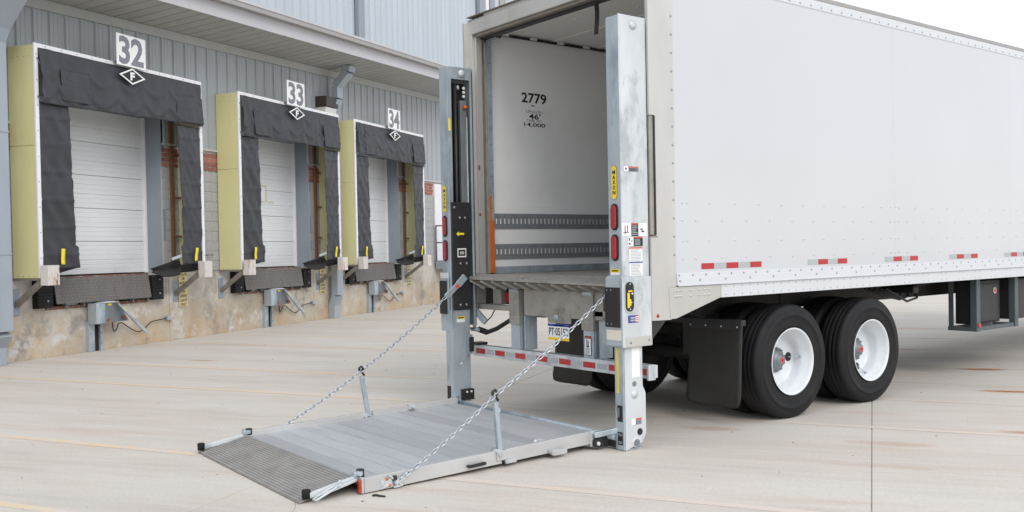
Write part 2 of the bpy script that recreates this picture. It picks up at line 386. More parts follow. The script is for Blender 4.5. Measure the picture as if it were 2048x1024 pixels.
def lines(x0, x1, y0, y1, n, mt_, seed=0):
    rnd = random.Random(seed); o = []
    st = (y1 - y0) / n
    for i in range(n):
        y = y0 + (i + .5) * st; o.append((x0, y - st * .22, x0 + (x1 - x0) * rnd.uniform(.7, 1), y + st * .22, mt_))
    return o

# ------------------------------------------------------------------ wall frame: x along the wall, y into the building
WANG = math.atan2(.84172063, -.53991331); DU = Vector((-.53991331, .84172063, 0)); NN = Vector((-.84172063, -.53991331, 0)); WD = 10.997651
def wpt(u, y, z=0.): return NN * (WD + y) + DU * u + Vector((0, 0, z))

# ------------------------------------------------------------------ ground
SUBZ = -.012
ground = MB('concrete').box(-140, 260, -150, 60, -.2, SUBZ).build('ground'); ground.location = wpt(0, 0); ground.rotation_euler = (0, 0, WANG)
ground['kind'] = 'structure'
xs_j = [-60, -40, -13.5, 17.6, 42, 66]
ys_j = [-.42 - 3.965 * k for k in range(0, 9)]
slabm = {}
for i, (xa, xb) in enumerate(zip(xs_j, xs_j[1:])):
    for ya, yb in zip(ys_j[1:], ys_j):
        b = MB('concrete').box(xa + .0035, xb - .0035, ya + .0035, yb - .0035, SUBZ - .02, 0, .004).build('concrete_slab', ground)
for xa, xb in zip(xs_j, xs_j[1:]):
    MB('concrete').box(xa + .005, xb - .005, -.415, -.012, SUBZ, -.002, .004).build('concrete_slab', ground)
MB('concrete').box(-60, 66, -150, ys_j[-1] - .005, SUBZ, -.001).build('concrete_slab', ground)
for xa, xb in ((-140, -60.01), (66.01, 260)): MB('concrete').box(xa, xb, -150, 0, SUBZ, -.001).build('concrete_slab', ground)
# joint sealant and grit strips
for ya in ys_j[:-1]:
    pass
# painted bay lines, 0.1 off square to the wall
def bay_line(u0, y0=-.5, y1=-16.5, w=.085):
    b = MB('line'); n = 5
    for k in range(n):
        a, c = y0 + (y1 - y0) * k / n, y0 + (y1 - y0) * (k + 1) / n
        vs = [b.bm.verts.new((u0 + .1 * yy + dx, yy, .0015)) for yy, dx in ((a, 0), (a, w), (c, w), (c, 0))]
        b.bm.faces.new(vs)
    o = b.build('parking_line'); o.location = wpt(0, 0); o.rotation_euler = (0, 0, WANG); o['kind'] = 'structure'
for k in range(-2, 6):
    bay_line(-.45 + 4.37 * k); bay_line(1.12 + 4.37 * k)
# hairline cracks and drip spots
ck = MB('darksteel'); rc = random.Random(11)
for (u, y, a, L) in ((-5.6, -9.2, .3, 1.6), (-4.9, -11.4, 2.2, 1.3), (.4, -11.0, -.4, .9), (-2.6, -5.6, 1.2, 1.1), (2.6, -13.9, .5, 1.0)):
    p = Vector((u, y, .0006))
    for k in range(int(L / .07)):
        a += rc.uniform(-.5, .5) * .6; q = p + Vector((cos(a), sin(a), 0)) * .07; w = Vector((-sin(a), cos(a), 0)) * .0011
        ck.bm.faces.new([ck.bm.verts.new(v) for v in (p - w, q - w, q + w, p + w)]); p = q
co_ = ck.build('hairline_cracks', ground, True)
# scattered grit on the concrete
g = MB('ink', 'rust'); rg = random.Random(3)
for k in range(300):
    u = rg.uniform(-7, 10); y = rg.uniform(-14, -.6); r = rg.choice((.003, .004, .005, .006, .009)); g.mt(rg.choice(('ink', 'ink', 'rust')))
    g.dome((u, y, 0), (0, 0, 1), r, r * .6, 5)
go = g.build('grit', stuff=True); go.location = wpt(0, 0); go.rotation_euler = (0, 0, WANG)
tag(go, 'small dark grit and pebbles scattered over the pale concrete yard', 'grit')

# ------------------------------------------------------------------ warehouse
wh = thing('warehouse', 'long grey metal clad warehouse with loading docks along stained concrete base', 'building', wpt(0, 0), WANG)
SH = [.882, 5.635, 10.02]                         # left edge of each shelter frame
OPEN = [(s + .45, s + 3.22) for s in SH]
def soffz(u): return 5.655 + .039 * (u - 2.7)
def eavez(u): return 5.81 + .041 * (u - 3.5)
U0, U1 = -9., 34.
# foundation with leveller pits
f = MB('foundation').box(U0, U1, 0, .45, -.3, .755)
edges = [U0]
PITS = [(a + .17, b - .48 + .02) for a, b in OPEN]
for a, b in PITS: edges += [a, b]
edges.append(U1)
for a, b in zip(edges[0::2], edges[1::2]): f.box(a, b, 0, .45, .755, 1.245)
f.build('foundation', wh)
# foundation pour joints standing proud as pilaster strips behind the guards
for s in SH:
    MB('foundation').box(s + 3.34, s + 3.94, -.012, 0, 0, 1.25, .008).build('wall_pad', wh)
for a, b in PITS:
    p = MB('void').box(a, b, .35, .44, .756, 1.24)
    p.mt('rust').box(a - .03, b + .03, -.018, .10, .742, .790, .004)
    p.mt('galv').box(a + .35, a + .62, .0, .05, .792, .90, .004).box(a + .8, a + 1.0, .0, .05, .792, .86, .004)
    p.mt('rust').box(a, b, -.02, .05, 1.235, 1.262, .003)
    p.build('leveler_pit', wh)
# block wall, brick course, siding above
e = [U0]
for a, b in OPEN: e += [a - .0, b]
e.append(U1)
for a, b in zip(e[0::2], e[1::2]):
    # rough faced blocks as real pieces
    MB('blockbed').box(a, b, .004, .40, 1.248, 3.195).build('wall_core', wh); MB('mortar').box(a, b, .002, .40, 3.196, 3.60).build('wall_core', wh)
blk = MB('block').box(-.197, .197, -.012, .02, -.097, .097, .008).build('block', wh); nb = 0
brk = MB('brick').box(-.1, .1, -.010, .02, -.041, .041, .004).build('brick', wh); nk = 0
first_b = first_k = True
halfb = {}; 
def piece(proto, table, w, h, m_, y0):
    key = round(w, 2)
    if key not in table: table[key] = MB(m_).box(-key / 2, key / 2, y0, .02, -h / 2, h / 2, .005).mesh(m_)
    return table[key]
tb_, tk_ = {}, {}
# blocks and bricks only where the photograph shows them (between the shelters and inside each opening's right side)
for a, b in [(4.10, 6.08), (8.855, 10.47), (13.24, 15.38), (-.68, 1.33)]:
    for row in range(10):
        z = 1.35 + row * .1935; x = a + (.2 if row % 2 else 0); L = a
        while L < b - .02:
            R = min(b, L + (.2 if (row % 2 and L == a) else .4)); w = R - L - .004
            if w > .05 and nb < 290:
                me = piece(blk, tb_, w, .190, 'block', -.012)
                o = link(me, 'block', wh); o.location = ((L + R) / 2, random.uniform(-.002, .002), z); nb += 1
            L = R
    for row in range(4):
        z = 3.245 + row * .088; L = a
        while L < b - .02:
            R = min(b, L + (.105 if (row % 2 and L == a) else .21)); w = R - L - .015
            if w > .04 and nk < 290:
                me = piece(brk, tk_, w, .074, 'brick', -.012)
                o = link(me, 'brick', wh); o.location = ((L + R) / 2, random.uniform(-.002, .002), z); nk += 1
            L = R
bpy.data.objects.remove(blk); bpy.data.objects.remove(brk)
# siding: ribbed sheets 305 mm wide
def siding_mesh(name, m_, w, h, rib=.032, rd=.03):
    b = MB(m_)
    prof = [(0, 0), (.012, -rd), (.012 + rib, -rd), (.024 + rib, 0), (.10, 0), (.105, -.006), (.12, -.006), (.125, 0), (.185, 0), (.19, -.006), (.205, -.006), (.21, 0), (w, 0)]
    vs = [(b.bm.verts.new((x, y, 0)), b.bm.verts.new((x, y, h))) for x, y in prof]
    for p, q in zip(vs, vs[1:]): b.bm.faces.new((p[0], q[0], q[1], p[1]))
    return b.mesh(name, False)
PW = .3105
s_full = siding_mesh('siding_panel', 'siding', PW, 3.0); s_door = siding_mesh('siding_panel', 'siding', PW, 2.5)
n_ = int((26 - (-6)) / PW); u = 1.03 - PW * 22
while u < 27:
    over = any(a - .02 < u + PW * .5 < b + .02 for a, b in OPEN)
    o = link(s_door if over else s_full, 'siding_panel', wh); o.location = (u, -.02, 4.12 if over else 3.63); u += PW
for a, b in zip([U0] + [o_[1] + .02 for o_ in OPEN], [o_[0] - .02 for o_ in OPEN] + [27]): MB('trim').box(a, b, -.055, .0, 3.595, 3.632, .003).build('base_flashing', wh)
MB('void').box(U0, U1, 0.0, .3, 4.13, 5.15).build('wall_core', wh)
for s in OPEN: pass
core = MB('void')
for a, b in zip(e[0::2], e[1::2]): core.box(a, b, 0.0, .3, 3.62, 4.13)
core.build('wall_core', wh)
MB('void').box(U0, U1, 3.5, 3.6, 0, 5).build('back_wall', wh)
# trim strip under the soffit
def ustrip(b, ya, yb, fz0, fz1, ua=U0, ub=30.):
    vs = []
    for uu in (ua, ub):
        z0, z1 = fz0(uu), fz1(uu)
        vs.append([b.bm.verts.new(p) for p in ((uu, ya, z0), (uu, yb, z0), (uu, yb, z1), (uu, ya, z1))])
    A, B = vs
    for k in range(4):
        fc = b.bm.faces.new((A[k], A[(k + 1) % 4], B[(k + 1) % 4], B[k])); fc.material_index = b.cur
    for q in (A[::-1], B):
        fc = b.bm.faces.new(q); fc.material_index = b.cur
    return b
ustrip(MB('soffit'), -.07, -.022, lambda u: soffz(u) - .16, lambda u: soffz(u)).build('soffit_trim', wh)
# soffit boards
EY = -1.2
pit = .305; sl = (eavez(0) + .02 - soffz(0)) / (-EY)
u = U0 + .1; sof = {}
bme = MB('soffit').box(0.011, pit - .011, EY + .01, -.02, 0, .02, .003).mesh('soffit_board')
ang_y = math.atan2(eavez(5) - soffz(5), -EY - .05)
while u < 30:
    o = link(bme, 'soffit_board', wh)
    o.location = (u, 0, soffz(u) + .0); o.rotation_euler = (-ang_y, -math.atan(.040), 0); u += pit
ustrip(MB('void'), EY + .02, -.02, lambda u: soffz(u) + .30, lambda u: soffz(u) + .33).build('soffit_deck', wh)
# fascia in lengths, gutter with bright lip
for a, b_ in zip(range(-9, 30, 3), range(-6, 33, 3)):
    ustrip(MB('trim'), EY - .02, EY, lambda u: eavez(u), lambda u: eavez(u) + .265, a + .5 + .002, b_ + .5 - .002).build('fascia_board', wh)
gt = MB('gutter'); ustrip(gt, EY - .16, EY - .02, lambda u: eavez(u) + .262, lambda u: eavez(u) + .37)
gt.mt('trim'); ustrip(gt, EY - .175, EY - .155, lambda u: eavez(u) + .355, lambda u: eavez(u) + .405)
gt.build('gutter', wh)
rf = MB('roof'); ustrip(rf, EY - .02, .92, lambda u: eavez(u) + .28, lambda u: eavez(u) + .34); rf.build('roof', wh)
# upper wall
up_m = siding_mesh('siding_panel', 'siding2', .335, 8.6, .045, .035)
u = -3
k = 0
while u < 34.0:
    o = link(up_m, 'upper_siding_panel', wh); o.location = (u, .9, 6.0); u += .335
MB('void').box(-4, 36, .93, 1.2, 5.9, 14.6).build('wall_core', wh)
MB('jamb').box(12.6, 12.92, .74, .862, 6.0, 14.6, .01).build('corner_trim', wh)
MB('jamb').box(20.95, 21.45, .72, .862, 6.0, 14.6, .01).build('corner_trim', wh)
MB('whitetrim').box(21.6, 21.85, .74, .862, 6.0, 14.6, .01).build('corner_trim', wh)
MB('jamb').box(21.9, 22.35, .70, .862, 6.0, 14.6, .01).build('corner_trim', wh)
MB('trim').box(22.42, 22.8, .74, .862, 6.0, 14.6, .01).build('corner_trim', wh)
MB('gutter').box(22.9, 23.5, .72, .862, 6.0, 14.6, .01).build('corner_trim', wh)
# dock doors
def dock_door(a, b, idx):
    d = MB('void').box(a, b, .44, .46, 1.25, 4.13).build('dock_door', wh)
    j = MB('jamb'); j.box(b - .001, b + .012, -.004, .38, 1.262, 4.13, .002).box(a - .012, a + .001, -.004, .38, 1.262, 4.13, .002).box(a, b, -.004, .38, 4.10, 4.13, .002)
    j.box(b + .012, b + .075, -.012, .011, 1.262, 3.59, .003)
    j.build('door_jamb', wh)
    MB('whitetrim').box(b - .05, b - .003, .335, .40, 1.262, 4.10, .004).build('door_track', d)
    z = 1.27
    for k in range(5):
        sct = MB('doorwhite'); zt = z + .565
        pr = []; nseg = 7; sh = .565 / nseg
        for q in range(nseg):
            zz = z + q * sh; gdep = .012 if q in (0, 3) else .006
            pr += [(.372 + gdep, zz + .002), (.372, zz + .010), (.372, zz + sh - .004)]
        pr += [(.40, zt - .003), (.43, zt - .003), (.43, z + .002)]
        sct.prism(pr, 'x', a + .02, b - .052); sct.build('door_section', d); z = zt
    return d
doors = [dock_door(a, b, i) for i, (a, b) in enumerate(OPEN)]
# handle loop on door 32, weathered pictogram and print on door 33
hb = MB('ink'); hb.tube([(2.275 + .10 * sin(t), .35 - .04, 2.77 + .16 * cos(t)) for t in [pi * k / 12 for k in range(13)]], .018, 8).build('door_handle', doors[0])
dd = MB('signyellow'); a33 = OPEN[1][0]
dd.box(7.38, 7.80, .366, .371, 3.045, 3.07).box(7.745, 7.775, .366, .371, 2.73, 3.045)
dd.mt('paper').box(7.38, 7.735, .367, .371, 2.75, 3.04)
dd.build('faded_print', doors[1])
place_flat(text_mesh('door_text', 'ALL MUST TREAD', .64, .038, 'signyellow', .01), 'door_text', doors[1], (7.72, .3715, 2.705), (1, 0, 0), (0, 0, 1))

# ------------------------------------------------------------------ dock shelters
def cloth_noise(x, z, ph): return .5 * sin(7 * x + 2.3 * z + ph) + .3 * sin(15 * x - 5 * z + 2.1 * ph) + .2 * sin(27 * x + 9 * z + ph)
def shelter(s, num, tx):
    t = thing('dock_shelter', 'yellow sided dock shelter with charcoal curtains, %s' % tx, 'dock shelter', wpt(s, 0), WANG, 'dock shelters along the warehouse wall')
    W, D, Z0, Z1 = 3.66, .553, 1.262, 4.75
    zs = [Z0, 3.25, Z1]
    for x in (0, W - .02):
        for za, zb in zip(zs, zs[1:]):
            MB('yellowpanel').box(x, x + .02, -D + .02, -.03, za + .003, zb - .003, .003).build('side_panel', t)
    MB('yellowpanel').box(0.021, W - .021, -D + .02, -.03, Z1 - .02, Z1, .003).build('top_panel', t)
    # timber studs inside, with battens
    MB('wood').box(W - .25, W - .16, -.055, -.022, Z0, Z1 - .03, .004).build('stud', t)
    MB('wood').box(.022, .11, -.13, -.035, Z0, Z1 - .03, .004).build('stud', t)
    for z in (1.9, 2.62, 3.42, 4.1): MB('wood').box(W - .19, W - .022, -.085, -.056, z, z + .035, .003).build('batten', t)
    # bottom edge angle, screws
    MB('armsteel').box(-.004, .03, -D + .02, -.02, Z0 - .035, Z0, .003).build('bottom_angle', t)
    sc = MB('ink')
    for k in range(4): sc.dome((-.001, -.12 - k * .11, Z1 - .17), (-1, 0, 0), .007, .005, 6); sc.dome((-.001, -.12 - k * .11, Z0 + .03), (-1, 0, 0), .007, .005, 6)
    fr = MB('whitetrim'); fy0, fy1 = -D - .012, -D + .02
    fr.box(-.012, .05, fy0, fy1, Z0, Z1 + .02, .004); fr.box(W - .05, W + .012, fy0, fy1, Z0, Z1 + .02, .004); fr.box(.05, W - .05, fy0, fy1, Z1 - .045, Z1 + .02, .004)
    fr.build('front_frame', t)
    for k in range(12): sc.dome((.19 + k * .3, fy0, Z1 - .01), (0, -1, 0), .009, .006, 6)
    for k in range(9):
        for x in (.018, W - .018): sc.dome((x, fy0, Z0 + .3 + k * .38), (0, -1, 0), .008, .006, 6)
    sc.build('screws', t, True)
    ph = s * 1.7
    # head curtain: hangs from the frame, pleated
    def head(u, v):
        x = .055 + u * (W - .085); z = Z1 - .045 - v * (.80 + .03 * sin(3 * u + ph) - .04 * u * (1 - u) * 4 * .3)
        pleat = sum(math.exp(-((x - c) / .05) ** 2) for c in (.95, 1.55, 2.15, 2.68))
        sag = abs(sin(pi * ((x - .35) / .6)))
        y = -D - .030 - .040 * v + .012 * cloth_noise(x * .7, z * .8, ph) * min(1, 3 * v) - .024 * pleat * v + .015 * sin(15 * (v - .28 * sag) + ph) * min(1, v * 1.6) * (.45 + .55 * sag) + .007 * sin(31 * (v - .22 * sag) + 2 * ph) * v
        if x < .45: y += .05 * v * (1 - x / .45) * -1 + .012 * sin(22 * x - 6 * v)
        return (x + .01 * sin(9 * v + ph) * v, y, z)
    MB('fabric').grid(head, 110, 30, (0, .006, 0)).build('head_curtain', t)
    # end panels of the head curtain with horizontal slits
    for x0, x1, off in ((.42, 1.0, 0), (2.95, W - .03, 1)):
        def ep(u, v, x0=x0, x1=x1):
            x = x0 + u * (x1 - x0); z = Z1 - .30 - v * .485 - .004 * sin(5 * u)
            return (x, -D - .052 - .036 * v + .008 * cloth_noise(x * 1.0, z, ph + 2) - .006 * (abs((v * 3.2) % 1 - .5) < .06) * (v > .3), z)
        MB('fabric').grid(ep, 24, 24, (0, .006, 0)).build('curtain_end_panel', t)
    # side curtains, leaning inwards towards the bottom, with cross seams
    for side in (0, 1):
        def sc_(u, v, side=side):
            zt, zb = Z1 - .84, 1.40
            z = zt + (zb - zt) * v
            wv = (.535 + .075 * v if side == 0 else .60 - .105 * v) + (.06 if v > .86 else 0) * u
            if side == 0: x = .058 + u * wv
            else: x = W - .058 - u * wv
            seam = .014 * math.exp(-(((v * 6) % 1 - .5) / .05) ** 2)
            y = -D - .012 - seam * 1.1 + .012 * cloth_noise(x * .8 + z * .5, z * .9, ph + side * 3) + .011 * abs(sin(7 * (z * .8 + u * .9) + ph)) ** 2 + .006 * abs(sin(16 * (z * .5 - u * .7))) - .02 * u
            return (x, y, z)
        sc2 = MB('fabric').grid(sc_, 22, 70, (0, .007, 0)).build('side_curtain', t)
        xf = .34 if side == 0 else W - .30
        MB('yellowflag').grid(lambda u, v: (xf + u * .07 - .03 * (1 - v) * (side), -D - .062 + .006 * sin(5 * v), 1.46 + .24 * v), 2, 8, (0, .004, 0)).build('guide_strip', sc2)
        # bottom draft pad: flap under each curtain
        sgn = 1 if side == 0 else -1; xb = .058 if side == 0 else W - .058
        MB('black_canvas').grid(lambda u, v: (xb + sgn * (.03 + .62 * u), -D + .01 + .48 * v * u, 1.40 - .10 * v - .05 * sin(pi * u) * v), 10, 8, (0, .01, .0)).build('bottom_pad', t)
    # sagging corner sheet on the right
    P = [Vector((2.76, -.10, 1.335)), Vector((3.02, -.5, 1.50)), Vector((3.05, -.5, 1.22)), Vector((2.78, -.12, 1.27))]
    def sag(u, v):
        a = P[0].lerp(P[1], u); b = P[3].lerp(P[2], u); p = a.lerp(b, v); p.z -= .06 * sin(pi * u) * v; p.x += .05 * sin(pi * v); return p
    MB('black_canvas').grid(sag, 14, 8, (.012, 0, 0)).build('corner_sheet', t)
    MB('galv').bar((2.93, -.44, 1.50), (3.06, -.56, 1.565), .02, .05, .004).build('corner_bracket', t)
    # lashing hooks on the left edge
    hk = MB('galv_dark')
    for z in (4.50, 3.93): hk.bar((.02, -D - .02, z + .05), (.075, -D - .03, z - .03), .012, .012)
    hk.build('lashing_hooks', t)
    # woven maker's diamond on the curtain
    cxm, czm = 1.84, 4.56; w2, h2 = .295, .135
    dm = MB('paper'); yy = -D - .118
    dm.prism([(cxm - w2, czm), (cxm, czm + h2), (cxm + w2, czm), (cxm, czm - h2)], 'y', yy + .002, yy + .005)
    dm.mt('ink').prism([(cxm - w2 + .06, czm), (cxm, czm + h2 - .028), (cxm + w2 - .06, czm), (cxm, czm - h2 + .028)], 'y', yy, yy + .002)
    d = dm.build('diamond_emblem', t)
    place_flat(text_mesh('emblem_letter', 'F', .10, .135, 'paper', .045), 'emblem_letter', d, (cxm, yy, czm), (1, 0, 0), (0, 0, 1))
    return t
def number_sign(s, num, desc):
    u = s + 1.84 + (-.02 if s < 2 else -.04)
    t = thing('number_sign', 'white square sign with grey number %s, %s' % (num, desc), 'sign', wpt(u, -.56, 4.72), WANG, 'dock number signs')
    MB('paper').box(-.325, .325, -.115, -.108, -.01, .505, .002).build('panel', t)
    me = text_mesh('numeral', num, .55, .465, 'signgrey', .03, .98); place_flat(me, 'numerals', t, (0, -.1152, .247), (1, 0, 0), (0, 0, 1))
    MB('galv_dark').box(-.29, -.25, -.106, -.01, .02, .06).box(.25, .29, -.106, -.01, .02, .06).build('bracket', t)
for s, num, tx in zip(SH, ('32', '33', '34'), ('nearest one, under sign 32', 'middle one, under sign 33', 'farthest one, under sign 34')):
    shelter(s, num, tx)
    number_sign(s, num, {'32': 'nearest and largest', '33': 'above the middle shelter', '34': 'farthest and smallest'}[num])

# ------------------------------------------------------------------ guards, levellers, rubber blocks, restraints, small wall items
def guard(u, desc, wht=True):
    t = thing('shelter_guard', desc, 'guard', wpt(u, 0, .7), WANG, 'angled steel shelter guards')
    MB('armsteel').bar((0, -.02, .15), (0, -.66, .60), .075, .075, .008).build('arm', t)
    MB('jamb').box(-.07, .07, -.018, .0, -.0, .40, .004).build('wall_plate', t)
    MB('rustywhite').box(-.105, .105, -.77, -.62, .455, .755, .008).build('bumper_box', t)
PZ = {'32': 'nearest', '33': 'middle', '34': 'farthest'}
guard(-3.9 + 3.53, 'rusty white steel guard at the far left edge beside downspout')
for s, num in zip(SH, ('32', '33', '34')):
    guard(s + .045, 'white boxed steel guard at lower left corner of the %s dock shelter' % PZ[num])
    guard(s + 3.50, 'rust stained boxed steel guard at lower right corner of the %s dock shelter' % PZ[num])
# diamond tread lip
def leveler(s, num):
    a, b = s + .70, s + 2.76
    t = thing('dock_leveler', 'grimy tread plate leveler lip hanging below the %s dock door' % PZ[num], 'dock leveler', wpt(s + 1.73, 0, .8), WANG, 'dock levelers')
    lp = MB('lip'); hw = 1.03
    lp.prism([(-.05, .455), (-.06, .455), (-.125, .03), (-.112, .03)], 'x', -hw, hw); lp.build('lip_plate', t)
    tr = MB('lipmark'); n = 0
    for i in range(32):
        for j in range(8):
            x = -hw + .04 + i * .062 + (.031 if j % 2 else 0); q = .06 + j * .05; y = -.06 - (.455 - q) / .425 * .065 - .001
            sg = 1 if (i + j) % 2 else -1
            tr.bar((x - .017, y, q - .013 * sg), (x + .017, y, q + .013 * sg), .008, .009, 0, (0, 1, 0))
    tr.build('tread_pattern', t, True)
    MB('rust').cyl((-hw, -.045, .445), (hw, -.045, .445), .018, 10).build('hinge', t)
    hn = MB('lip')
    for k in range(6): hn.box(-hw + .2 + k * .36, -hw + .23 + k * .36, -.10, -.02, -.03, .03, .003)
    hn.build('lip_stops', t, True)
    for x in (-1.24, 1.20):
        tb2 = thing('rubber_bumper', 'black rubber dock bumper at %s end of the %s leveler lip' % ('left' if x < 0 else 'right', PZ[num]), 'bumper', wpt(s + 1.73 + x, 0, .78), WANG, 'rubber dock bumpers')
        bb = MB('rubber')
        for k in range(9): bb.box(-.14, .14, -.125 + .002 * (k % 2), -.0, .0 + k * .049, .047 + k * .049, .006)
        bb.build('block', tb2)
        MB('galv').cyl((.04, -.134, .11), (.04, -.12, .11), .016, 8).cyl((.04, -.134, .36), (.04, -.12, .36), .012, 8).build('bolt', tb2)
def restraint(s, num):
    t = thing('vehicle_restraint', 'steel hook restraint with sloping arm on track below the %s dock door' % PZ[num], 'dock restraint', wpt(s + 1.43, 0, 0), WANG, 'truck restraints below the docks')
    tk = MB('galv'); tk.box(-.05, .07, -.07, 0, 0, .50, .004).box(.19, .24, -.07, 0, 0, .50, .004); tk.mt('void').box(.071, .189, -.03, 0, 0, .49)
    tk.mt('ink')
    for z in (.13, .30): tk.dome((-.02, -.07, z), (0, -1, 0), .009, .006); tk.dome((.215, -.07, z), (0, -1, 0), .009, .006)
    tk.build('track', t)
    h = MB('galv'); h.box(-.07, .12, -.25, -.072, .46, .80, .006); h.build('housing', t)
    p = MB('galv_dark'); p.prism([(.121, .80), (.42, .80), (.66, .47), (.121, .47)], 'y', -.235, -.20, .004); p.mt('rust').box(.12, .34, -.238, -.10, .455, .475, .003).prism([(.13, .475), (.26, .475), (.20, .55)], 'y', -.239, -.234)
    p.mt('galv_bright_lit').prism([(.05, .800), (.44, .800), (.30, .825), (.12, .815)], 'y', -.26, -.10)
    p.mt('yellow').box(.20, .27, -.2375, -.2352, .755, .785)
    p.build('side_plate', t)
    ar = MB('galv'); ar.bar((.36, -.29, .775), (.60, -.37, .50), .05, .035, .004); ar.bar((.60, -.37, .50), (.80, -.47, .26), .075, .05, .006)
    ar.mt('rust').bar((.375, -.262, .79), (.66, -.348, .47), .03, .03, .003).cyl((.52, -.29, .53), (.52, -.24, .53), .03, 10)
    ar.mt('yellow').bar((.43, -.312, .715), (.50, -.335, .635), .03, .038)
    ar.build('hook_arm', t)
    cb = MB('ink'); pts = [(.48, -.05, .44), (.49, -.06, .30), (.56, -.06, .33), (.60, -.06, .41), (.70, -.05, .42), (.85, -.05, .33), (1.05, -.05, .24), (1.2, -.05, .27), (1.38, -.05, .38), (1.58, -.05, .405), (1.80, -.04, .42)]
    fine = []
    for i in range(len(pts) - 1):
        p0 = Vector(pts[max(i - 1, 0)]); p1 = Vector(pts[i]); p2 = Vector(pts[i + 1]); p3 = Vector(pts[min(i + 2, len(pts) - 1)])
        for k in range(4):
            q = k / 4; fine.append(.5 * ((2 * p1) + (p2 - p0) * q + (2 * p0 - 5 * p1 + 4 * p2 - p3) * q * q + (3 * p1 - p0 - 3 * p2 + p3) * q ** 3))
    cb.tube(fine + [Vector(pts[-1])], .009, 6).build('cable', t)
    MB('galv').box(1.78, 1.92, -.06, 0, .385, .455, .006).build('junction_box', t)
def sign_board(s, num):
    t = thing('driver_sign', 'yellow driver instruction sign on base wall right of the %s leveler lip' % PZ[num], 'sign', wpt(s + 3.69, 0, .6), WANG, 'yellow driver signs')
    MB('signyellow').box(-.115, .115, -.034, -.026, 0, .66, .003).box(-.09, .09, -.026, -.0, .1, .13).build('panel', t)
    for k, w in enumerate(('PULL IN', 'OR', 'BACK IN', 'OR OUT', 'ON', 'GREEN', 'LIGHT', 'ONLY')):
        ww = min(.19, .037 * len(w) + .015)
        place_flat(text_mesh('sign_text', w, ww, .056, 'ink', .02), 'sign_text', t, (0, -.0342, .61 - k * .081), (1, 0, 0), (0, 0, 1))
for s, num in zip(SH, ('32', '33', '34')):
    leveler(s, num); restraint(s, num); sign_board(s, num)
t = thing('wall_hook', 'small metal hose hook on block wall between nearest and middle shelters', 'hook', wpt(5.22, 0, 1.56), WANG)
MB('galv_dark').cyl((0, 0, 0), (0, -.08, 0), .014, 8).tube([(0, -.08, 0), (.05, -.10, .01), (.12, -.09, -.01), (.15, -.07, .03)], .010, 6).cyl((-.05, -.05, -.03), (-.05, -.05, .04), .02, 10).build('spigot', t)
# grey equipment box at the far end
t = thing('entry_landing', 'grey steel landing with rails under white side door beyond farthest shelter', 'landing', wpt(15.9, 0, 0), WANG)
MB('jamb').box(-.55, 1.2, -1.0, -.062, 1.02, 1.27, .01).build('platform', t)
for x, y in ((-.52, -.08), (-.52, -.96), (1.16, -.96)): MB('galv_dark').cyl((x, y, 0 if y < -.5 else 1.27), (x, y, 2.32), .024, 10).build('post', t)
for z in (1.80, 2.30): MB('galv_dark').cyl((-.52, -.08, z), (-.52, -.96, z), .02, 8).build('rail', t); MB('galv_dark').cyl((-.52, -.96, z), (1.16, -.96, z), .02, 8).build('rail', t)
MB('whitetrim').box(15.42, 16.6, -.05, 0, 1.27, 3.55, .01).build('side_door', wh)
t = thing('wall_lamp', 'dark bronze wall lamp with frosted lens above the middle dock shelter', 'lamp', wpt(9.42, 0, 4.78), WANG)
MB('brown').box(-.26, .26, -.34, 0, .20, .44, .012).build('housing', t)
MB('lampglass').prism([(-.03, .19), (-.31, .19), (-.27, -.06), (-.03, -.10)], 'x', -.23, .23, .01).build('lens', t)
# downspouts: rectangular, with offsets
def spout(path, w, d, t):
    """one length per segment; segments mitre by slight overlap inside flanged collars"""
    for p, q in zip(path, path[1:]):
        MB('jamb_l').bar(p, q, w, d, .012, up=(0, -1, 0)).build('pipe_section', t)
M['jamb_l'] = mat('blue_grey_downspout', (.33, .37, .42), .45, 0, .05, 3, (1, 1, .3))
t1 = thing('downspout', 'wide blue grey downspout at left edge of the picture', 'downspout', wpt(.35, 0, 0), WANG)
b = MB('jamb_l')
def ribbon(b, prof, x0, x1, depth):
    """bent pipe: prof is list of (y, z) centre line, extruded in x, constant depth"""
    pass
def bent(t, cl, w, d, name='pipe_section', axis='y'):
    cl = [Vector(c) for c in cl]; b = MB('jamb_l'); rings = []
    for i, c in enumerate(cl):
        a = (cl[i] - cl[i - 1]).normalized() if i else (cl[1] - cl[0]).normalized(); n = (cl[i + 1] - cl[i]).normalized() if i < len(cl) - 1 else a
        dr = (a + n).normalized(); sx = Vector((1, 0, 0)); o_ = dr.cross(sx).normalized(); k = 1 / max(.6, dr.dot(a))
        # keep section horizontal when the run is sideways
        if axis == 'x': sx = Vector((1, 0, 0)); o_ = Vector((0, 1, 0)); k = 1
        rings.append([b.bm.verts.new(c + sx * w * p / 2 + o_ * d * q * k / 2) for p, q in ((-1, -1), (1, -1), (1, 1), (-1, 1))])
    for A, B in zip(rings, rings[1:]):
        for k in range(4): b.bm.faces.new((A[k], A[(k + 1) % 4], B[(k + 1) % 4], B[k]))
    b.bm.faces.new(rings[0][::-1]); b.bm.faces.new(rings[-1])
    bmesh.ops.bevel(b.bm, geom=[e_ for e_ in b.bm.edges], offset=.008, segments=2, profile=.6, affect='EDGES')
    return b.build(name, t)
bent(t1, [(-.03, -.16, 0), (-.03, -.16, .30), (-.03, -.31, .50)], .40, .22)
bent(t1, [(-.03, -.31, .505), (-.03, -.31, 1.6), (-.03, -.31, 2.9), (-.03, -.31, 4.72)], .40, .22)
bent(t1, [(-.03, -.31, 4.725), (-.03, -.42, 4.95), (-.03, -.85, 5.45)], .40, .22); bent(t1, [(-.03, -.85, 5.455), (-.03, -1.10, 5.66)], .40, .22)
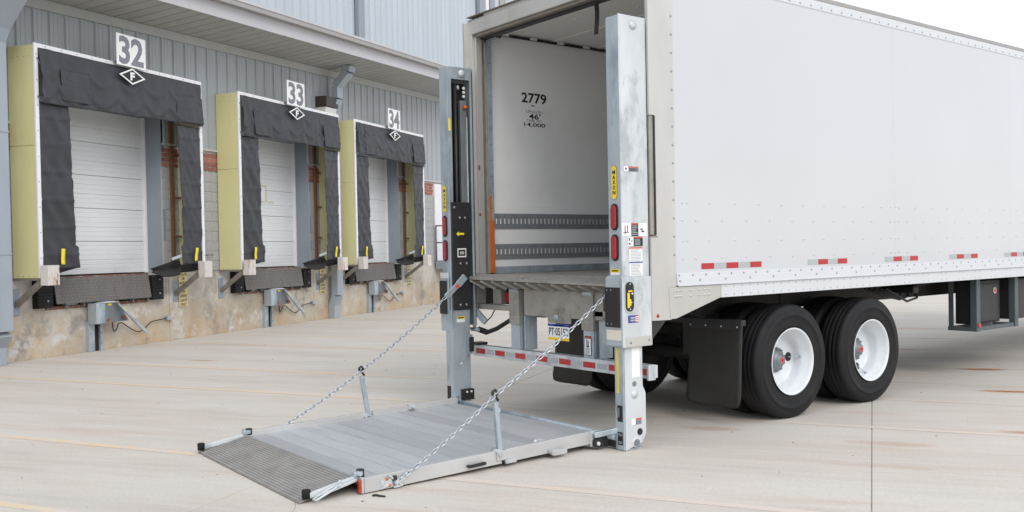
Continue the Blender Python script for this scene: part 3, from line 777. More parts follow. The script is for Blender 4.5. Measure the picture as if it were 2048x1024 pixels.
for z in (1.62, 3.4): MB('jamb_l').box(-.24, .18, -.43, -.18, z, z + .02, .004).build('strap', t1)
t2 = thing('downspout', 'grey downspout with kinked foot between middle and farthest dock shelters', 'downspout', wpt(9.70, 0, 0), WANG)
bent(t2, [(0, -.10, 0), (0, -.10, .32), (0, -.19, .54)], .25, .17); bent(t2, [(0, -.19, .545), (0, -.19, 3.0), (0, -.19, 4.90)], .25, .17)
bent(t2, [(0, -.19, 4.905), (0, -.30, 5.22)], .25, .17); bent(t2, [(0, -.30, 5.225), (0, -.30, 5.50)], .25, .17)
bent(t2, [(0, -.30, 5.505), (.03, -.60, 5.84)], .25, .17); bent(t2, [(.03, -.60, 5.845), (.03, -.62, 5.98)], .27, .20)

# ================================================================== semi trailer
H = 1.295; YR = -2.516; YF = 11.4; ZB, ZT = 1.135, 3.838
tr = thing('semi_trailer', 'white box semi trailer with open rear door, backed askew on the concrete yard', 'trailer', (0, YR, 0), 0, None, True)
# side walls: outer skin sheets with lap joints, inner liner
for sx, nm in ((1, 'side_wall'), (-1, 'side_wall')):
    ys = [-2.285, .872] + [.872 + 2.44 * k for k in range(1, 5)] + [YF]
    for a, b in zip(ys, ys[1:]):
        MB('white').box(*sorted((sx * (H - .002), sx * (H - .022))), a + .0003, b - .0003, 1.30, 3.74, .0008).build('side_sheet', tr)
    MB('liner').box(*sorted((sx * (H - .0225), sx * 1.245)), -2.40, YF, 1.30, 3.80).build('inner_liner', tr)
    MB('whiterail').box(*sorted((sx * (H - .021), sx * (H + .004))), -2.50, YF, 3.715, 3.80, .006).build('top_rail', tr)
    # bottom rail: three steps
    MB('whiterail').box(*sorted((sx * (H - .02), sx * (H + .008))), -2.284, YF, 1.254, 1.352, .004).box(*sorted((sx * (H + .007), sx * (H + .012))), -2.28, YF, 1.254, 1.318, .002).box(*sorted((sx * (H + .009), sx * (H + .022))), -2.28, YF, 1.247, 1.259, .003).build('bottom_rail', tr)
    MB('whiterail').box(*sorted((sx * (H - .03), sx * (H + .004))), -1.757, YF, 1.135, 1.248, .003).build('lower_rail', tr)
# rivets: one joined part per kind
rv = MB('rivet'); X = H + .0125
k = 0; y = -2.261
while y < 5.2: rv.dome((H + .008, y, 1.334), (1, 0, 0), .0105, .006, 6); y += .1575
y = -2.023; rv.dome((X, -2.256, 1.288), (1, 0, 0), .0105, .006, 6)
while y < 5.2: rv.dome((X, y, 1.291), (1, 0, 0), .0105, .006, 6); y += .313
y = -1.7; k = 0
while y < 5.2:
    for z in (1.228, 1.158): rv.dome((H + .004, y, z), (1, 0, 0), .0065, .004, 6)
    y += (.105 if y < .3 else (.09 if k % 2 else .27)); k += 1
y = -1.9
while y < 5.5: rv.dome((H + .004, y, 3.742), (1, 0, 0), .0105, .006, 6); y += .158 if y > -5 else .1
z = 1.50
while z < 3.7: rv.dome((H + .002, -2.305, z), (1, 0, 0), .0105, .006, 6); z += .1455
rv.build('rivets', tr, True)
rw = MB('white')
def rr(y, z): rw.dome((H - .002, y, z), (1, 0, 0), .0125, .0065, 7)
for z, st in ((1.918, -1.882), (1.776, -2.047), (1.61, -1.889), (1.467, -2.048)):
    rr(-2.205, z); 
    if z in (1.918, 1.61): rr(-2.15, z)
    y = st
    while y < 5.2:
        rr(y, z); y += .314
    for q in (.80, .872, .94): rr(q, z + .003)
rw.build('painted_rivets', tr, True)
# conspicuity tape
for i, (y0, n, first_red) in enumerate(((-1.99, 5, 1), (-.569, 4, 0), (.683, 4, 0), (1.923, 4, 0), (3.157, 4, 0), (4.4, 4, 0))):
    b = MB('silver')
    for k in range(n):
        b.mt('red' if (k % 2 == 0) == bool(first_red) else 'silver').box(H - .002, H + .0006, y0 + k * .1524, y0 + (k + 1) * .1524, 1.376, 1.424)
    b.build('reflective_strip', tr)
# rear side wraps (stainless)
for sx in (1, -1):
    b = MB('stainless'); xa, xb = sorted((sx * (H - .02), sx * (H + .001)))
    b.prism([(-2.285, 1.245), (-2.285, 3.80), (-2.56, 3.80), (-2.56, 2.594), (-2.506, 2.594), (-2.506, 1.651), (-2.56, 1.651), (-2.56, .99), (-2.35, .985), (-2.35, 1.245)], 'x', xa, xb)
    b.build('rear_side_panel', tr)
    b = MB('stainless'); xa, xb = sorted((sx * (H - .018), sx * (H + .004)))
    b.prism([(-2.375, 1.243), (-1.762, 1.243), (-1.762, 1.139), (-2.297, .992), (-2.36, .992)], 'x', xa, xb)
    b.build('corner_gusset', tr)
gs = MB('stainless')
for y in (-2.30, -2.268, -2.236, -2.13, -2.025, -1.962, -1.91, -1.845):
    if y == -1.845: continue
    for z in (1.213, 1.168): gs.dome((H + .004, y, z), (1, 0, 0), .0125, .009, 8)
gs.build('gusset_bolts', tr, True)
MB('redlamp').dome((H + .001, -2.50, 1.025), (1, 0, 0), .016, .010, 12).build('marker_lamp', tr)
MB('darksteel').prism([(-2.555, .988), (-2.40, .988), (-2.555, .85)], 'x', H - .03, H - .004).build('lower_bracket', tr)
hg = MB('blacksteel').box(H - .012, H + .004, -2.514, -2.500, 1.66, 2.59, .002); hg.mt('steelbeige').box(H - .03, H - .008, -2.555, -2.508, 1.66, 2.59, .002)
hg.mt('rust').box(H - .01, H + .003, -2.56, -2.49, 1.640, 1.652, .002); hg.build('door_hinge_strip', tr)
# roof and ceiling
MB('silver').box(-H + .02, H - .02, -2.49, YF, 3.815, 3.838, .004).build('roof', tr)
for sx in (1, -1): MB('gutter').box(*sorted((sx * (H - .05), sx * (H + .002))), -2.50, YF, 3.801, 3.842, .006).build('roof_edge', tr)
MB('ceil').box(-1.244, 1.244, -2.38, YF, 3.755, 3.812).build('ceiling', tr)
b = MB('ceil')
y = -2.05
while y < 3: b.box(-1.235, 1.235, y - .03, y + .03, 3.748, 3.757, .003); y += .61
b.build('roof_bows', tr, True)
b = MB('blacksteel').box(-1.244, -1.225, -2.30, YF, 3.722, 3.748, .004); b.mt('ceil'); y = -2.1
while y < 3: b.box(-1.226, -1.20, y - .04, y + .04, 3.724, 3.752, .006); y += .36
b.build('wall_top_channel', tr)
b = MB('lampglass')
for x, y in ((-.75, -1.9), (-.2, -1.5), (-.35, -1.9), (.3, -1.7), (.3, -1.2), (-.75, -1.2)): b.dome((x, y, 3.755), (0, 0, -1), .022, .012, 10)
b.build('ceiling_fasteners', tr, True)
MB('liner').box(-1.244, 1.244, YF - .06, YF, 1.30, 3.75).build('front_wall', tr)
# floor: boards
b = MB('floorbed'); x = -1.23
while x < 1.1: b.box(x + .001, x + .149, -2.50, YF - .06, 1.285, 1.325, .002); x += .15
b.box(x + .001, 1.24, -2.50, YF - .06, 1.285, 1.325, .002); b.build('floor', tr)
for sx in (1, -1): MB('galv').box(*sorted((sx * 1.205, sx * 1.2445)), -2.30, YF - .06, 1.326, 1.395, .004).build('scuff_band', tr)
MB('galv_dark').box(-1.20, -.9, -.75, -.45, 1.326, 1.375, .01).build('load_bar', tr)
# lower liner seam and cargo tracks with slots
MB('liner').box(-1.2445, -1.236, -2.29, YF, 1.395, 2.02, .002).build('lower_liner', tr)
for z0, z1 in ((1.775, 1.930), (1.468, 1.622)):
    h = z1 - z0; y0, y1 = -2.285, 2.6
    b = MB('track'); b.box(-1.236, -1.226, y0, y1, z0, z0 + .045, .002).box(-1.236, -1.226, y0, y1, z1 - .045, z1, .002)
    b.box(-1.236, -1.232, y0, y1, z0 + .045, z1 - .045)
    y = y0
    while y < y1: b.box(-1.233, -1.221, y, y + .030, z0 + .040, z1 - .040, .002); y += .0515
    b.mt('liner'); y = y0 + .032
    while y < y1: b.box(-1.2325, -1.2305, y + .002, y + .0175, z0 + .05, z1 - .05); y += .0515
    b.build('cargo_track', tr)
# rear frame
b = MB('stainless'); b.box(-H, -1.205, YR, -2.40, .99, 3.80, .006); b.build('rear_post', tr)
b = MB('stainless'); b.box(1.215, H - .021, YR, -2.40, .99, 3.80, .006); b.build('rear_post', tr)
b = MB('stainless'); b.box(-1.2045, -1.175, YR + .03, -2.42, 1.33, 3.66, .003); b.mt('steelbrown').box(-1.2045, -1.19, -2.42, -2.39, 1.33, 3.66, .003); b.mt('steelbeige').box(-1.235, -1.17, -2.39, -2.365, 1.33, 3.62, .003)
b.mt('rust').box(-1.176, -1.172, YR + .03, YR + .05, 2.35, 2.40).box(-1.176, -1.172, YR + .03, YR + .05, 1.9, 1.93)
b.build('door_jamb', tr)
for sx in (-1, 1):
    b = MB('blacksteel'); pts = [(sx * 1.225, -2.352, 1.40), (sx * 1.225, -2.352, 3.58)] + [(sx * 1.225, -2.352 + .13 * (1 - cos(a)), 3.58 + .13 * sin(a)) for a in [pi / 2 * k / 6 for k in range(1, 7)]] + [(sx * 1.225, -2.15, 3.71)]
    b.tube(pts, .012, 6).build('door_track', tr)
    MB('galv').box(*sorted((sx * 1.2445, sx * 1.20)), -2.345, -2.285, 1.33, 3.66, .004).build('track_angle', tr)
b = MB('ink')
z = 1.5
while z < 3.6: b.dome((-1.20, -2.315, z), (1, 0, 0), .006, .004, 6); z += .16
b.build('angle_screws', tr, True)
MB('orange').box(-1.20, -1.165, -2.365, -2.345, 1.335, 2.10, .004).box(-1.19, -1.17, -2.345, -2.31, 1.335, 1.86, .004).build('orange_guard_bar', tr)
b = MB('stainless'); b.box(-H, H - .021, YR - .001, -2.38, 3.685, 3.812, .008); b.mt('steelbrown').box(-1.17, 1.18, YR + .02, -2.38, 3.655, 3.684, .004); b.mt('blacksteel').box(-1.17, 1.18, -2.44, -2.37, 3.64, 3.654)
b.build('rear_header', tr)
b = MB('steelbrown'); b.box(-H + .01, H - .02, YR + .06, -2.38, 3.813, 3.862, .003).box(-H + .005, H - .02, YR - .004, YR + .06, 3.858, 3.866, .002); b.mt('stainless').box(-1.02, .9, YR + .02, YR + .03, 3.815, 3.856)
b.mt('redlamp')
for x in (-1.17, -1.08, -.29, -.18): b.cyl((x, YR + .045, 3.836), (x, YR + .06, 3.836), .016, 10)
b.build('header_lamp_channel', tr)
# hanging pull strap
MB('black_canvas').grid(lambda u, v: (.415 + .05 * u + .01 * v, -2.34 + .012 * sin(4 * v), 3.72 - .32 * v), 2, 12, (0, .006, 0)).build('pull_strap', tr)
# interior lettering on left wall (reads towards the door; runs along +Y)
def wall_text(s_, yc, zc, w, h, mt_='ink', bold=.02):
    place_flat(text_mesh('interior_lettering', s_, w, h, mt_, bold), 'interior_lettering', tr, (-1.2447, yc, zc), (0, 1, 0), (0, 0, 1))
wall_text('2779', -1.725, 3.130, .325, .105, 'ink', .022)
MB('blue').box(-1.245, -1.2435, -1.765, -1.725, 3.045, 3.058).build('unit_sticker', tr)
wall_text("LENGTH", -1.725, 2.990, .21, .030, 'signgrey', .0); wall_text("46'", -1.72, 2.942, .15, .060, 'ink', .02)
wall_text("TARE WT.", -1.722, 2.896, .21, .028, 'signgrey', .0); wall_text('14,000', -1.722, 2.852, .275, .048, 'ink', .014)
# sill plate and gussets
def sill_z(x): return 1.283 - .014 * x
b = MB('steelbeige')
for xa, xb in ((-1.18, 1.1),):
    P8 = [(-1.19, -2.66), (1.10, -2.66), (1.10, -2.51), (-1.19, -2.51)]
    vs = [b.bm.verts.new((x, y, sill_z(x) + (.0 if y < -2.6 else .035))) for x, y in P8] + [b.bm.verts.new((x, y, sill_z(x) - .016 + (.0 if y < -2.6 else .035))) for x, y in P8]
    for q in ((0, 1, 2, 3), (7, 6, 5, 4), (0, 4, 5, 1), (1, 5, 6, 2), (2, 6, 7, 3), (3, 7, 4, 0)): b.bm.faces.new([vs[k] for k in q])
b.build('dock_sill', tr)
b = MB('steelbrown')
vs = [b.bm.verts.new(p) for p in ((-1.19, -2.65, 1.274), (1.10, -2.65, 1.250), (1.10, -2.52, 1.190), (-1.19, -2.52, 1.200))]; b.bm.faces.new(vs)
b.mt('steelbeige')
for k in range(13): b.bar((-1.1 + k * .18, -2.655, 1.285 - .014 * (-1.1 + k * .18) - .02), (-1.04 + k * .18, -2.53, 1.195), .008, .035)
b.build('sill_gusset_plate', tr)
b = MB('galv'); x = -1.12
while x < 1.1: b.dome((x, -2.645, sill_z(x) + .004), (0, 0, 1), .009, .006, 6); x += .09
b.build('sill_screws', tr, True)
# understructure at the rear
b = MB('steelbeige'); b.box(-.44, .66, -2.508, -2.44, .955, 1.195, .005).box(-1.24, -.64, -2.508, -2.44, .985, 1.035, .005).box(.53, 1.2, -2.508, -2.44, .985, 1.035, .005).box(-1.27, 1.2, -2.44, -2.36, 1.19, 1.28, .004)
b.mt('blacksteel').box(-1.22, -.70, -2.40, -2.37, 1.036, 1.19).box(.56, 1.2, -2.40, -2.37, 1.036, 1.19)
b.mt('steelbeige').box(-.99, -.86, -2.47, -2.405, 1.036, 1.19, .003).box(-.70, -.64, -2.49, -2.40, 1.036, 1.19, .003)
b.build('rear_crossmember', tr)
for sx in (-1, 1):
    for x in (-1.00, -.80): MB('redlamp').cyl((sx * abs(x), -2.43, 1.105), (sx * abs(x), -2.395, 1.105), .052, 24).build('tail_lamp', tr)
for x0 in (-.655, .395):
    b = MB('steelbeige'); b.box(x0, x0 + .145, -2.525, -2.46, .865, 1.192, .006).box(x0 + .146, x0 + .16, -2.53, -2.36, .865, 1.192, .004)
    for q in (-.02, .05):
        for z in (.895, .93, .965): b.dome((x0 + .065 + q, -2.525, z), (0, -1, 0), .014, .009, 6)
    b.build('bumper_bracket', tr)
    b = MB('galv'); b.box(x0 + .015, x0 + .15, -2.515, -2.50, .62, .864, .004).box(x0 + .015, x0 + .03, -2.50, -2.40, .62, .864, .003).box(x0 + .145, x0 + .158, -2.50, -2.36, .62, .95, .003).box(x0 + .20, x0 + .215, -2.5, -2.36, .63, .95, .003).box(x0 + .145, x0 + .21, -2.37, -2.355, .63, .95, .003)
    b.build('bumper_post', tr)
    b = MB('galv'); b.box(x0 + .01, x0 + .14, -2.528, -2.50, 1.165, 1.196, .006); b.build('top_clip', tr)
# rear impact guard
bp = MB('galv_bright_lit'); bp.box(-1.24, 1.235, -2.55, -2.45, .528, .632, .006); bump_o = bp.build('impact_guard', tr)
b = MB('galv_dark'); x = -1.1
while x < 1.2: b.dome((x, -2.51, .632), (0, 0, 1), .012, .007, 6); x += .035
b.build('guard_tread', bump_o)
k = 0; x = -1.18
while x < 1.15:
    MB('red').box(x, x + .155, -2.5535, -2.5505, .555, .604, .001).build('red_reflector', bump_o); x += .3245 if k % 2 == 0 else .3245; k += 1
x = -1.18 + .16
while x < 1.05: MB('silver').box(x + .02, x + .145, -2.5525, -2.5503, .557, .602).build('silver_reflector', bump_o); x += .3245
b = MB('galv_bright_lit'); b.box(1.236, 1.262, -2.575, -2.50, .518, .64, .006); b.build('guard_end_plate', bump_o)
MB('blacksteel').box(-1.25, -1.13, -2.555, -2.445, .633, .66, .008).build('guard_end_cap', bump_o)
# licence plate
b = MB('steelbeige').box(-.085, .235, -2.512, -2.50, .905, .99, .004); b.mt('galv').dome((.03, -2.512, .955), (0, -1, 0), .035, .02, 10); b.build('plate_bracket', tr)
pl = decal('licence_plate', tr, (.072, -2.516, .828), (1, 0, 0), (0, 0, 1), .295, .145, 'paper', [(0, .84, 1, 1, 'blue'), (  .25, .88, .75, .95, 'paper'), (0, 0, 1, .17, 'yellow')], .12)
place_flat(text_mesh('plate_number', 'PT\u00b705152', .262, .068, 'ink', .01), 'plate_number', pl, (.072, -2.5185, .832), (1, 0, 0), (0, 0, 1))
# warning label on right bumper post
wl = decal('warning_label', tr, (.47, -2.5165, .735), (1, 0, 0), (0, 0, 1), .085, .165, 'ink', [(.06, .04, .94, .86, 'paper'), (.06, .88, .94, .97, 'amber'), (.28, .5, .42, .82, 'ink'), (.5, .42, .62, .78, 'redprint'), (.3, .42, .66, .5, 'ink')] + lines(.15, .85, .07, .38, 5, 'silver', 3))
# air hose and cables at the left
b = MB('ink'); pts = [Vector((-1.20, -2.53, .785)), Vector((-1.08, -2.50, .755)), Vector((-.95, -2.46, .80)), Vector((-.80, -2.42, .88)), Vector((-.66, -2.40, .965)), Vector((-.5, -2.38, 1.06))]
b.tube(pts, .022, 8).tube([p + Vector((.0, .03, .012)) for p in pts], .016, 8).tube([(-1.30, -2.60, .80), (-1.20, -2.56, .80), (-1.08, -2.52, .775)], .006, 6).tube([(-.95, -2.47, 1.0), (-.98, -2.5, .92), (-1.07, -2.52, .85)], .006, 6)
b.build('hoses', tr)
b = MB('galv'); b.cyl((-1.19, -2.56, 1.30), (-1.19, -2.56, .80), .014, 10).bar((-1.19, -2.56, .99), (-1.05, -2.52, .86), .03, .06, .004).cyl((-1.24, -2.56, .785), (-1.12, -2.56, .785), .018, 8); b.build('valve_rod', tr)
# under-body
b = MB('darksteel'); b.box(-.55, -.42, -2.3, YF - 1, .92, 1.19, .01).box(.42, .55, -2.3, YF - 1, .92, 1.19, .01)
y = -2.2
while y < YF - .2: b.box(-1.25, 1.25, y, y + .06, 1.14, 1.24); y += .36
b.box(-H + .04, H - .04, -2.4, YF, 1.241, 1.284); b.build('chassis_frame', tr)
b = MB('darksteel')
for yc in (-.782, .463):
    b.cyl((-1.05, yc, .5), (1.05, yc, .5), .068, 14)
    for x in (-.48, .48): b.box(x - .06, x + .06, yc - .35, yc + .35, .66, .76, .02).cyl((x, yc + .25, .60), (x, yc + .25, 1.0), .09, 12).box(x - .09, x + .09, yc - .5, yc - .36, .55, 1.1, .02)
    for x in (-.6, .6): b.cyl((x, yc, .5), (x + .18 * (1 if x > 0 else -1), yc, .5), .22, 20)
b.cyl((-.2, -.1, .85), (-.2, .9, .85), .16, 16).tube([(.6, -1.9, 1.05), (.65, -1.4, .95), (.7, -1.0, .8)], .02, 6)
b.build('suspension', tr)
b = MB('ink'); rh = random.Random(9)
for k in range(5):
    x = .95 + .06 * k; b.tube([(x, .85, 1.10), (x, 1.05 + .05 * k, 1.03 - .02 * k), (x - .1, 1.3 + .08 * k, .985 - .015 * (k % 3)), (x - .15, 1.6, 1.09), (x - .2, 2.1, 1.115)], .012, 6)
b.box(.75, 1.15, 1.45, 1.56, 1.02, 1.1, .02).build('air_lines', tr)
# wheels
TY = [(-.135, .30), (-.138, .36), (-.140, .44), (-.132, .476), (-.118, .493), (-.100, .4985), (-.074, .501), (-.071, .4985), (-.0685, .4985), (-.066, .5015), (-.030, .5025), (-.0275, .499), (-.0245, .499), (-.022, .503), (.022, .503), (.0245, .499), (.0275, .499), (.030, .5025), (.066, .5015), (.0685, .4985), (.071, .4985), (.074, .501), (.100, .4985), (.118, .493), (.132, .476), (.137, .455), (.141, .44), (.141, .42), (.144, .418), (.144, .402), (.141, .40), (.138, .36), (.134, .325), (.128, .306), (.115, .295)]
TY = [(a_, r_ + .015 * max(0, min(1, (r_ - .31) / .15))) for a_, r_ in TY]
me_ty = MB('rubber').lathe(TY, 0, 0, 0, 72).mesh('tyre')
RO = [(.118, .284), (.136, .300), (.142, .304), (.143, .296), (.134, .287), (.110, .280), (.085, .272), (.055, .250), (.02, .243), (-.02, .243), (-.040, .240), (-.055, .230), (-.0595, .222), (-.060, .20), (-.061, .14), (-.062, .08)]
me_ri = MB('rim').lathe(RO, 0, 0, 0, 64).mesh('rim')
b = MB('ink'); b.cyl((-.0615, .186, .0), (-.0545, .186, .0), .042, 20).cyl((-.0615, -.186, .0), (-.0545, -.186, .0), .042, 20); me_hh = b.mesh('hand_hole')
b = MB('galv_dark').lathe([(-.063, .118), (-.050, .116), (-.044, .092), (-.02, .080), (-.006, .062), (.0, .052), (.014, .05), (.018, .04), (.02, 0)], 0, 0, 0, 32)
for k in range(10):
    a = 2 * pi * k / 10 + .2; b.cyl((-.06, .102 * cos(a), .102 * sin(a)), (-.030, .102 * cos(a), .102 * sin(a)), .011, 6)
b.mt('redprint').cyl((.019, 0, 0), (.0225, 0, 0), .027, 20); b.mt('ink').prism([(-.013, .009), (.013, .009), (0, -.016)], 'x', .0224, .0238)
me_hu = b.mesh('hub')
b = MB('galv'); b.tube([(-.05, .17, 0), (-.02, .20, 0), (.03, .235, 0)], .006, 6).cyl((.03, .235, 0), (.05, .24, 0), .009, 6); me_vs = b.mesh('valve_stem')
RI = [(-.115, .295), (-.136, .304), (.136, .304), (.115, .284), (.06, .25), (.02, .243), (.005, .20), (.0, 0)]
me_in = MB('darksteel').lathe(RI, 0, 0, 0, 32).mesh('rim')
for sx in (1, -1):
    for yc, a in ((-.782, radians(4)), (.463, radians(-80))):
        w = bpy.data.objects.new('wheel', None); COL.objects.link(w); w.parent = tr; w.location = Vector((sx * 1.136, yc, .512)) - OFF[tr.name]
        w.rotation_euler = (a, 0, 0 if sx > 0 else pi)
        for nm, me in (('tyre', me_ty), ('rim', me_ri), ('hand_hole', me_hh), ('hub', me_hu), ('valve_stem', me_vs)): link(me, nm, w)
        w = bpy.data.objects.new('wheel', None); COL.objects.link(w); w.parent = tr; w.location = Vector((sx * .80, yc, .512)) - OFF[tr.name]
        for nm, me in (('tyre', me_ty), ('rim', me_in)): link(me, nm, w)
# mud flaps with bracket
for sx in (1, -1):
    cxx = sx * .965
    def fl(u, v, cxx=cxx):
        w = .62 - (.05 * max(0, v - .93) / .07); x = cxx + (u - .5) * w
        return (x, -1.475 + .03 * sin(pi * u) * v - .05 * v * v + .01 * sin(3 * u + 4 * v), .905 - v * .745 - .02 * (abs(u - .5) * 2) ** 6 * -(v > .9))
    mf = MB('flap').grid(fl, 14, 24, (0, .01, 0)).build('mud_flap', tr)
    b = MB('blacksteel').bar((sx * .45, -1.46, .90), (sx * 1.28, -1.46, .90), .06, .05, .004).box(*sorted((cxx - .31, cxx + .31)), -1.492, -1.486, .84, .90, .001); b.mt('galv')
    for k in range(4): b.dome((cxx - .27 + k * .18, -1.493, .865), (0, -1, 0), .009, .005, 8)
    b.build('flap_bracket', mf)
# belly rack with pallet box
rk = MB('slate')
def angle_post(x, y, z0, z1, s=.055):
    rk.box(x - s, x, y, y + .006, z0, z1, .001).box(x - .006, x, y + .0065, y + s, z0, z1, .001)
Y0, Y1, XO = 2.70, 3.62, 1.19
for y in (Y0, Y1): rk.box(XO - .075, XO, y, y + .012, .53, 1.135, .003).box(XO - .012, XO, y + .0125, y + .085, .53, 1.135, .003)
rk.box(.84, .90, Y0 + .02, Y0 + .03, .53, 1.135, .003).box(.84, .847, Y0 + .031, Y0 + .08, .53, 1.135, .002).box(.84, .90, Y1, Y1 + .012, .53, 1.135, .003)
rk.box(.841, XO - .013, Y0 + .0005, Y0 + .0195, .53, .575, .002).box(XO - .06, XO - .013, Y0 + .09, Y1, .532, .58, .003).box(.901, XO - .013, Y1 + .013, Y1 + .05, .53, .575, .003).box(.85, .90, Y0 + .085, Y1 - .001, .532, .575, .003).box(.901, XO - .062, Y0 + .25, Y0 + .33, .55, .58, .003)
rko = rk.build('belly_rack', tr)
MB('amber').cyl((XO + .001, Y0 + .045, .60), (XO + .014, Y0 + .045, .60), .026, 16).build('marker_lamp', rko)
bx = MB('blacksteel').box(.88, 1.075, Y0 + .10, Y0 + .78, .60, 1.10, .012); bx.mt('greybox').box(1.076, 1.09, Y0 + .12, Y0 + .70, .62, 1.06, .006)
bxo = bx.build('equipment_box', tr)
b = MB('paper').cyl((1.09, Y0 + .63, .975), (1.093, Y0 + .63, .975), .036, 24); b.mt('redprint').cyl((1.093, Y0 + .63, .975), (1.096, Y0 + .63, .975), .026, 20); b.build('round_sticker', bxo)
MB('greybox').box(.60, 1.08, Y1 + .16, Y1 + 1.2, .60, 1.10, .02).build('equipment_box', tr)
MB('darksteel').box(.86, 1.1, Y0 + .06, Y1, 1.118, 1.128).build('rack_top_plate', tr)
# landing gear far forward
b = MB('darksteel')
for sx in (-1, 1): b.box(sx * .9 - .06, sx * .9 + .06, 8.9, 9.02, .08, 1.14, .01).box(sx * .9 - .13, sx * .9 + .13, 8.83, 9.09, 0.0, .03, .01).bar((sx * .9, 8.96, .5), (sx * .45, 8.4, 1.1), .05, .05)
b.bar((-.9, 8.96, .55), (.9, 8.96, .55), .05, .05).build('landing_gear', tr)

# ================================================================== rail lift at the back of the trailer
lf = thing('tail_lift', 'galvanised rail lift with lowered aluminium platform held by two chains', 'tail lift', (0, -2.85, 0), 0, None, True)
YA, YB = -2.85, -2.565
def column(sx):
    xo, xi = (1.272, 1.128) if sx > 0 else (-1.288, -1.140)
    a, b_ = sorted((xo, xi)); th = .008
    c = MB('galv_bright_lit' if sx > 0 else 'galv')
    # C section: rear face, outer web, front flange, top cap with a lip; open towards the platform
    c.mt('galv'); c.box(a, b_, YA, YA + .012, .80, 3.335, .005)
    xw = (xo - th, xo) if sx > 0 else (xo, xo + th)
    c.mt('galv_bright_lit' if sx > 0 else 'galv').box(min(xw), max(xw), YA + .0005, YB, .80, 3.342, .003)  # right outer web takes the lighter steel: its sunlit look is painted in
    c.mt('galv').box(a + (th if sx < 0 else 0), b_ - (th if sx > 0 else 0), YB - .012, YB, .83, 3.33, .003)
    c.box(a + .001, b_ - .001, YA + .012, YB - .012, 3.31, 3.333, .004)
    xl = (xi, xi + .006) if sx > 0 else (xi - .006, xi)
    c.box(min(xl), max(xl), YA + .001, YA + .042, .82, 3.31, .002).box(min(xl), max(xl), YB - .032, YB - .001, .82, 3.31, .002).box(min(xl), max(xl), YA + .042, YB - .032, 3.215, 3.31, .002)
    co = c.build('column', lf)
    # contents of the channel
    k = MB('void'); xm = xo - sx * .012
    k.box(*sorted((xm, xm - sx * .01)), YA + .02, YB - .02, .85, 3.2)
    k.mt('blacksteel').cyl((xi + sx * .05, YA + .115, 1.0), (xi + sx * .05, YA + .115, 3.18), .020, 12).cyl((xi + sx * .06, YA + .075, 1.0), (xi + sx * .06, YA + .075, 3.18), .011, 8)
    k.mt('galv_dark').box(*sorted((xi + sx * .07, xi + sx * .03)), YA + .16, YB - .05, .9, 3.02, .004)
    k.mt('galv_bright_lit').box(*sorted((xi + sx * .028, xi + sx * .02)), YB - .062, YB - .050, 1.0, 2.86, .002)
    k.build('lift_mechanism', lf)
    k = MB('lampglass'); 
    for z in (3.14, 3.10, 3.06): k.cyl((xi + sx * .02, YB - .085, z), (xi + sx * .035, YB - .085, z), .014, 10)
    k.mt('galv').cyl((xi + sx * .02, YB - .15, 3.12), (xi + sx * .03, YB - .15, 3.16), .013, 8); k.mt('orange').cyl((xi + sx * .012, YB - .10, 2.955), (xi + sx * .012, YB - .06, 2.955), .018, 8)
    k.build('fittings', lf)
    # top pivot bolt
    xs_ = xo + sx * .0005 if sx > 0 else xi + .0065
    MB('galv_bright_lit').lathe([(0, .036), (.006, .036), (.007, .024), (.011, .022), (.012, .012), (.012, 0)], xs_, YA + .15 if sx > 0 else YA + .16, 3.272 if sx > 0 else 3.275, 20).build('top_bolt', co)
    # sticker and lamps on the rear face
    xc = (xo + xi) / 2 - (.0 if sx > 0 else .012); yf = YA - .0005
    st = decal('brand_sticker', co, (xc, yf, 2.065), (1, 0, 0), (0, 0, 1), .062, .262, 'ink', (), 1.)
    decal('sticker_face', st, (xc, yf - .0016, 2.065), (1, 0, 0), (0, 0, 1), .058, .258, 'yellow', (), 1.)
    for i, ch in enumerate('MAXON'):
        place_flat(text_mesh('sticker_letter', ch, .032, .030, 'ink', .03), 'sticker_letter', st, (xc, yf - .0034, 2.143 - i * .039), (1, 0, 0), (0, 0, 1))
    for z in (1.800, 1.565):
        r1 = MB('ink')
        def stadium(w, h, n=10): 
            r = w / 2; return [(r * cos(a_), h / 2 - r + r * sin(a_)) for a_ in [pi * k_ / n for k_ in range(n + 1)]] + [(r * cos(a_), -h / 2 + r + r * sin(a_)) for a_ in [pi + pi * k_ / n for k_ in range(n + 1)]]
        r1.prism([(xc + p[0], z + p[1]) for p in stadium(.078, .205)], 'y', yf - .010, yf, .002)
        lo = r1.build('tail_lamp', co)
        MB('redlamp').prism([(xc + p[0], z + p[1]) for p in stadium(.052, .180)], 'y', yf - .018, yf - .0101, .004).build('lens', lo)
    # lower hood around the column
    hx0, hx1 = sorted((xo + sx * .016, xi - sx * .028)); hd = MB('galv_bright_lit' if sx > 0 else 'galv')
    if sx > 0:
        hd.mt('galv').box(hx0, hx1, YA - .020, YA - .008, .812, 1.335, .004); hd.mt('galv_bright_lit').box(hx1 - .008, hx1 + .001, YA - .019, YB + .006, .800, 1.340, .004); hd.mt('galv').prism([(hx0, 1.33), (hx1, 1.33), (hx1 - .014, 1.352), (hx0 + .03, 1.352)], 'y', YA - .017, YA + .0)  # hood side lighter than its rear face, sunlight put into the steel colour
        hd.box(hx0, hx0 + .006, YA - .008, YA + .07, .812, 1.335, .003)
    else:
        hd.box(hx0, xi - .024, YA - .018, YA - .006, .79, 1.31, .004).mt('galv_bright_lit').box(hx0 + .0, xi - .03, YA - .02, YA - .006, 1.30, 1.352, .004)
    ho = hd.build('column_hood', lf)
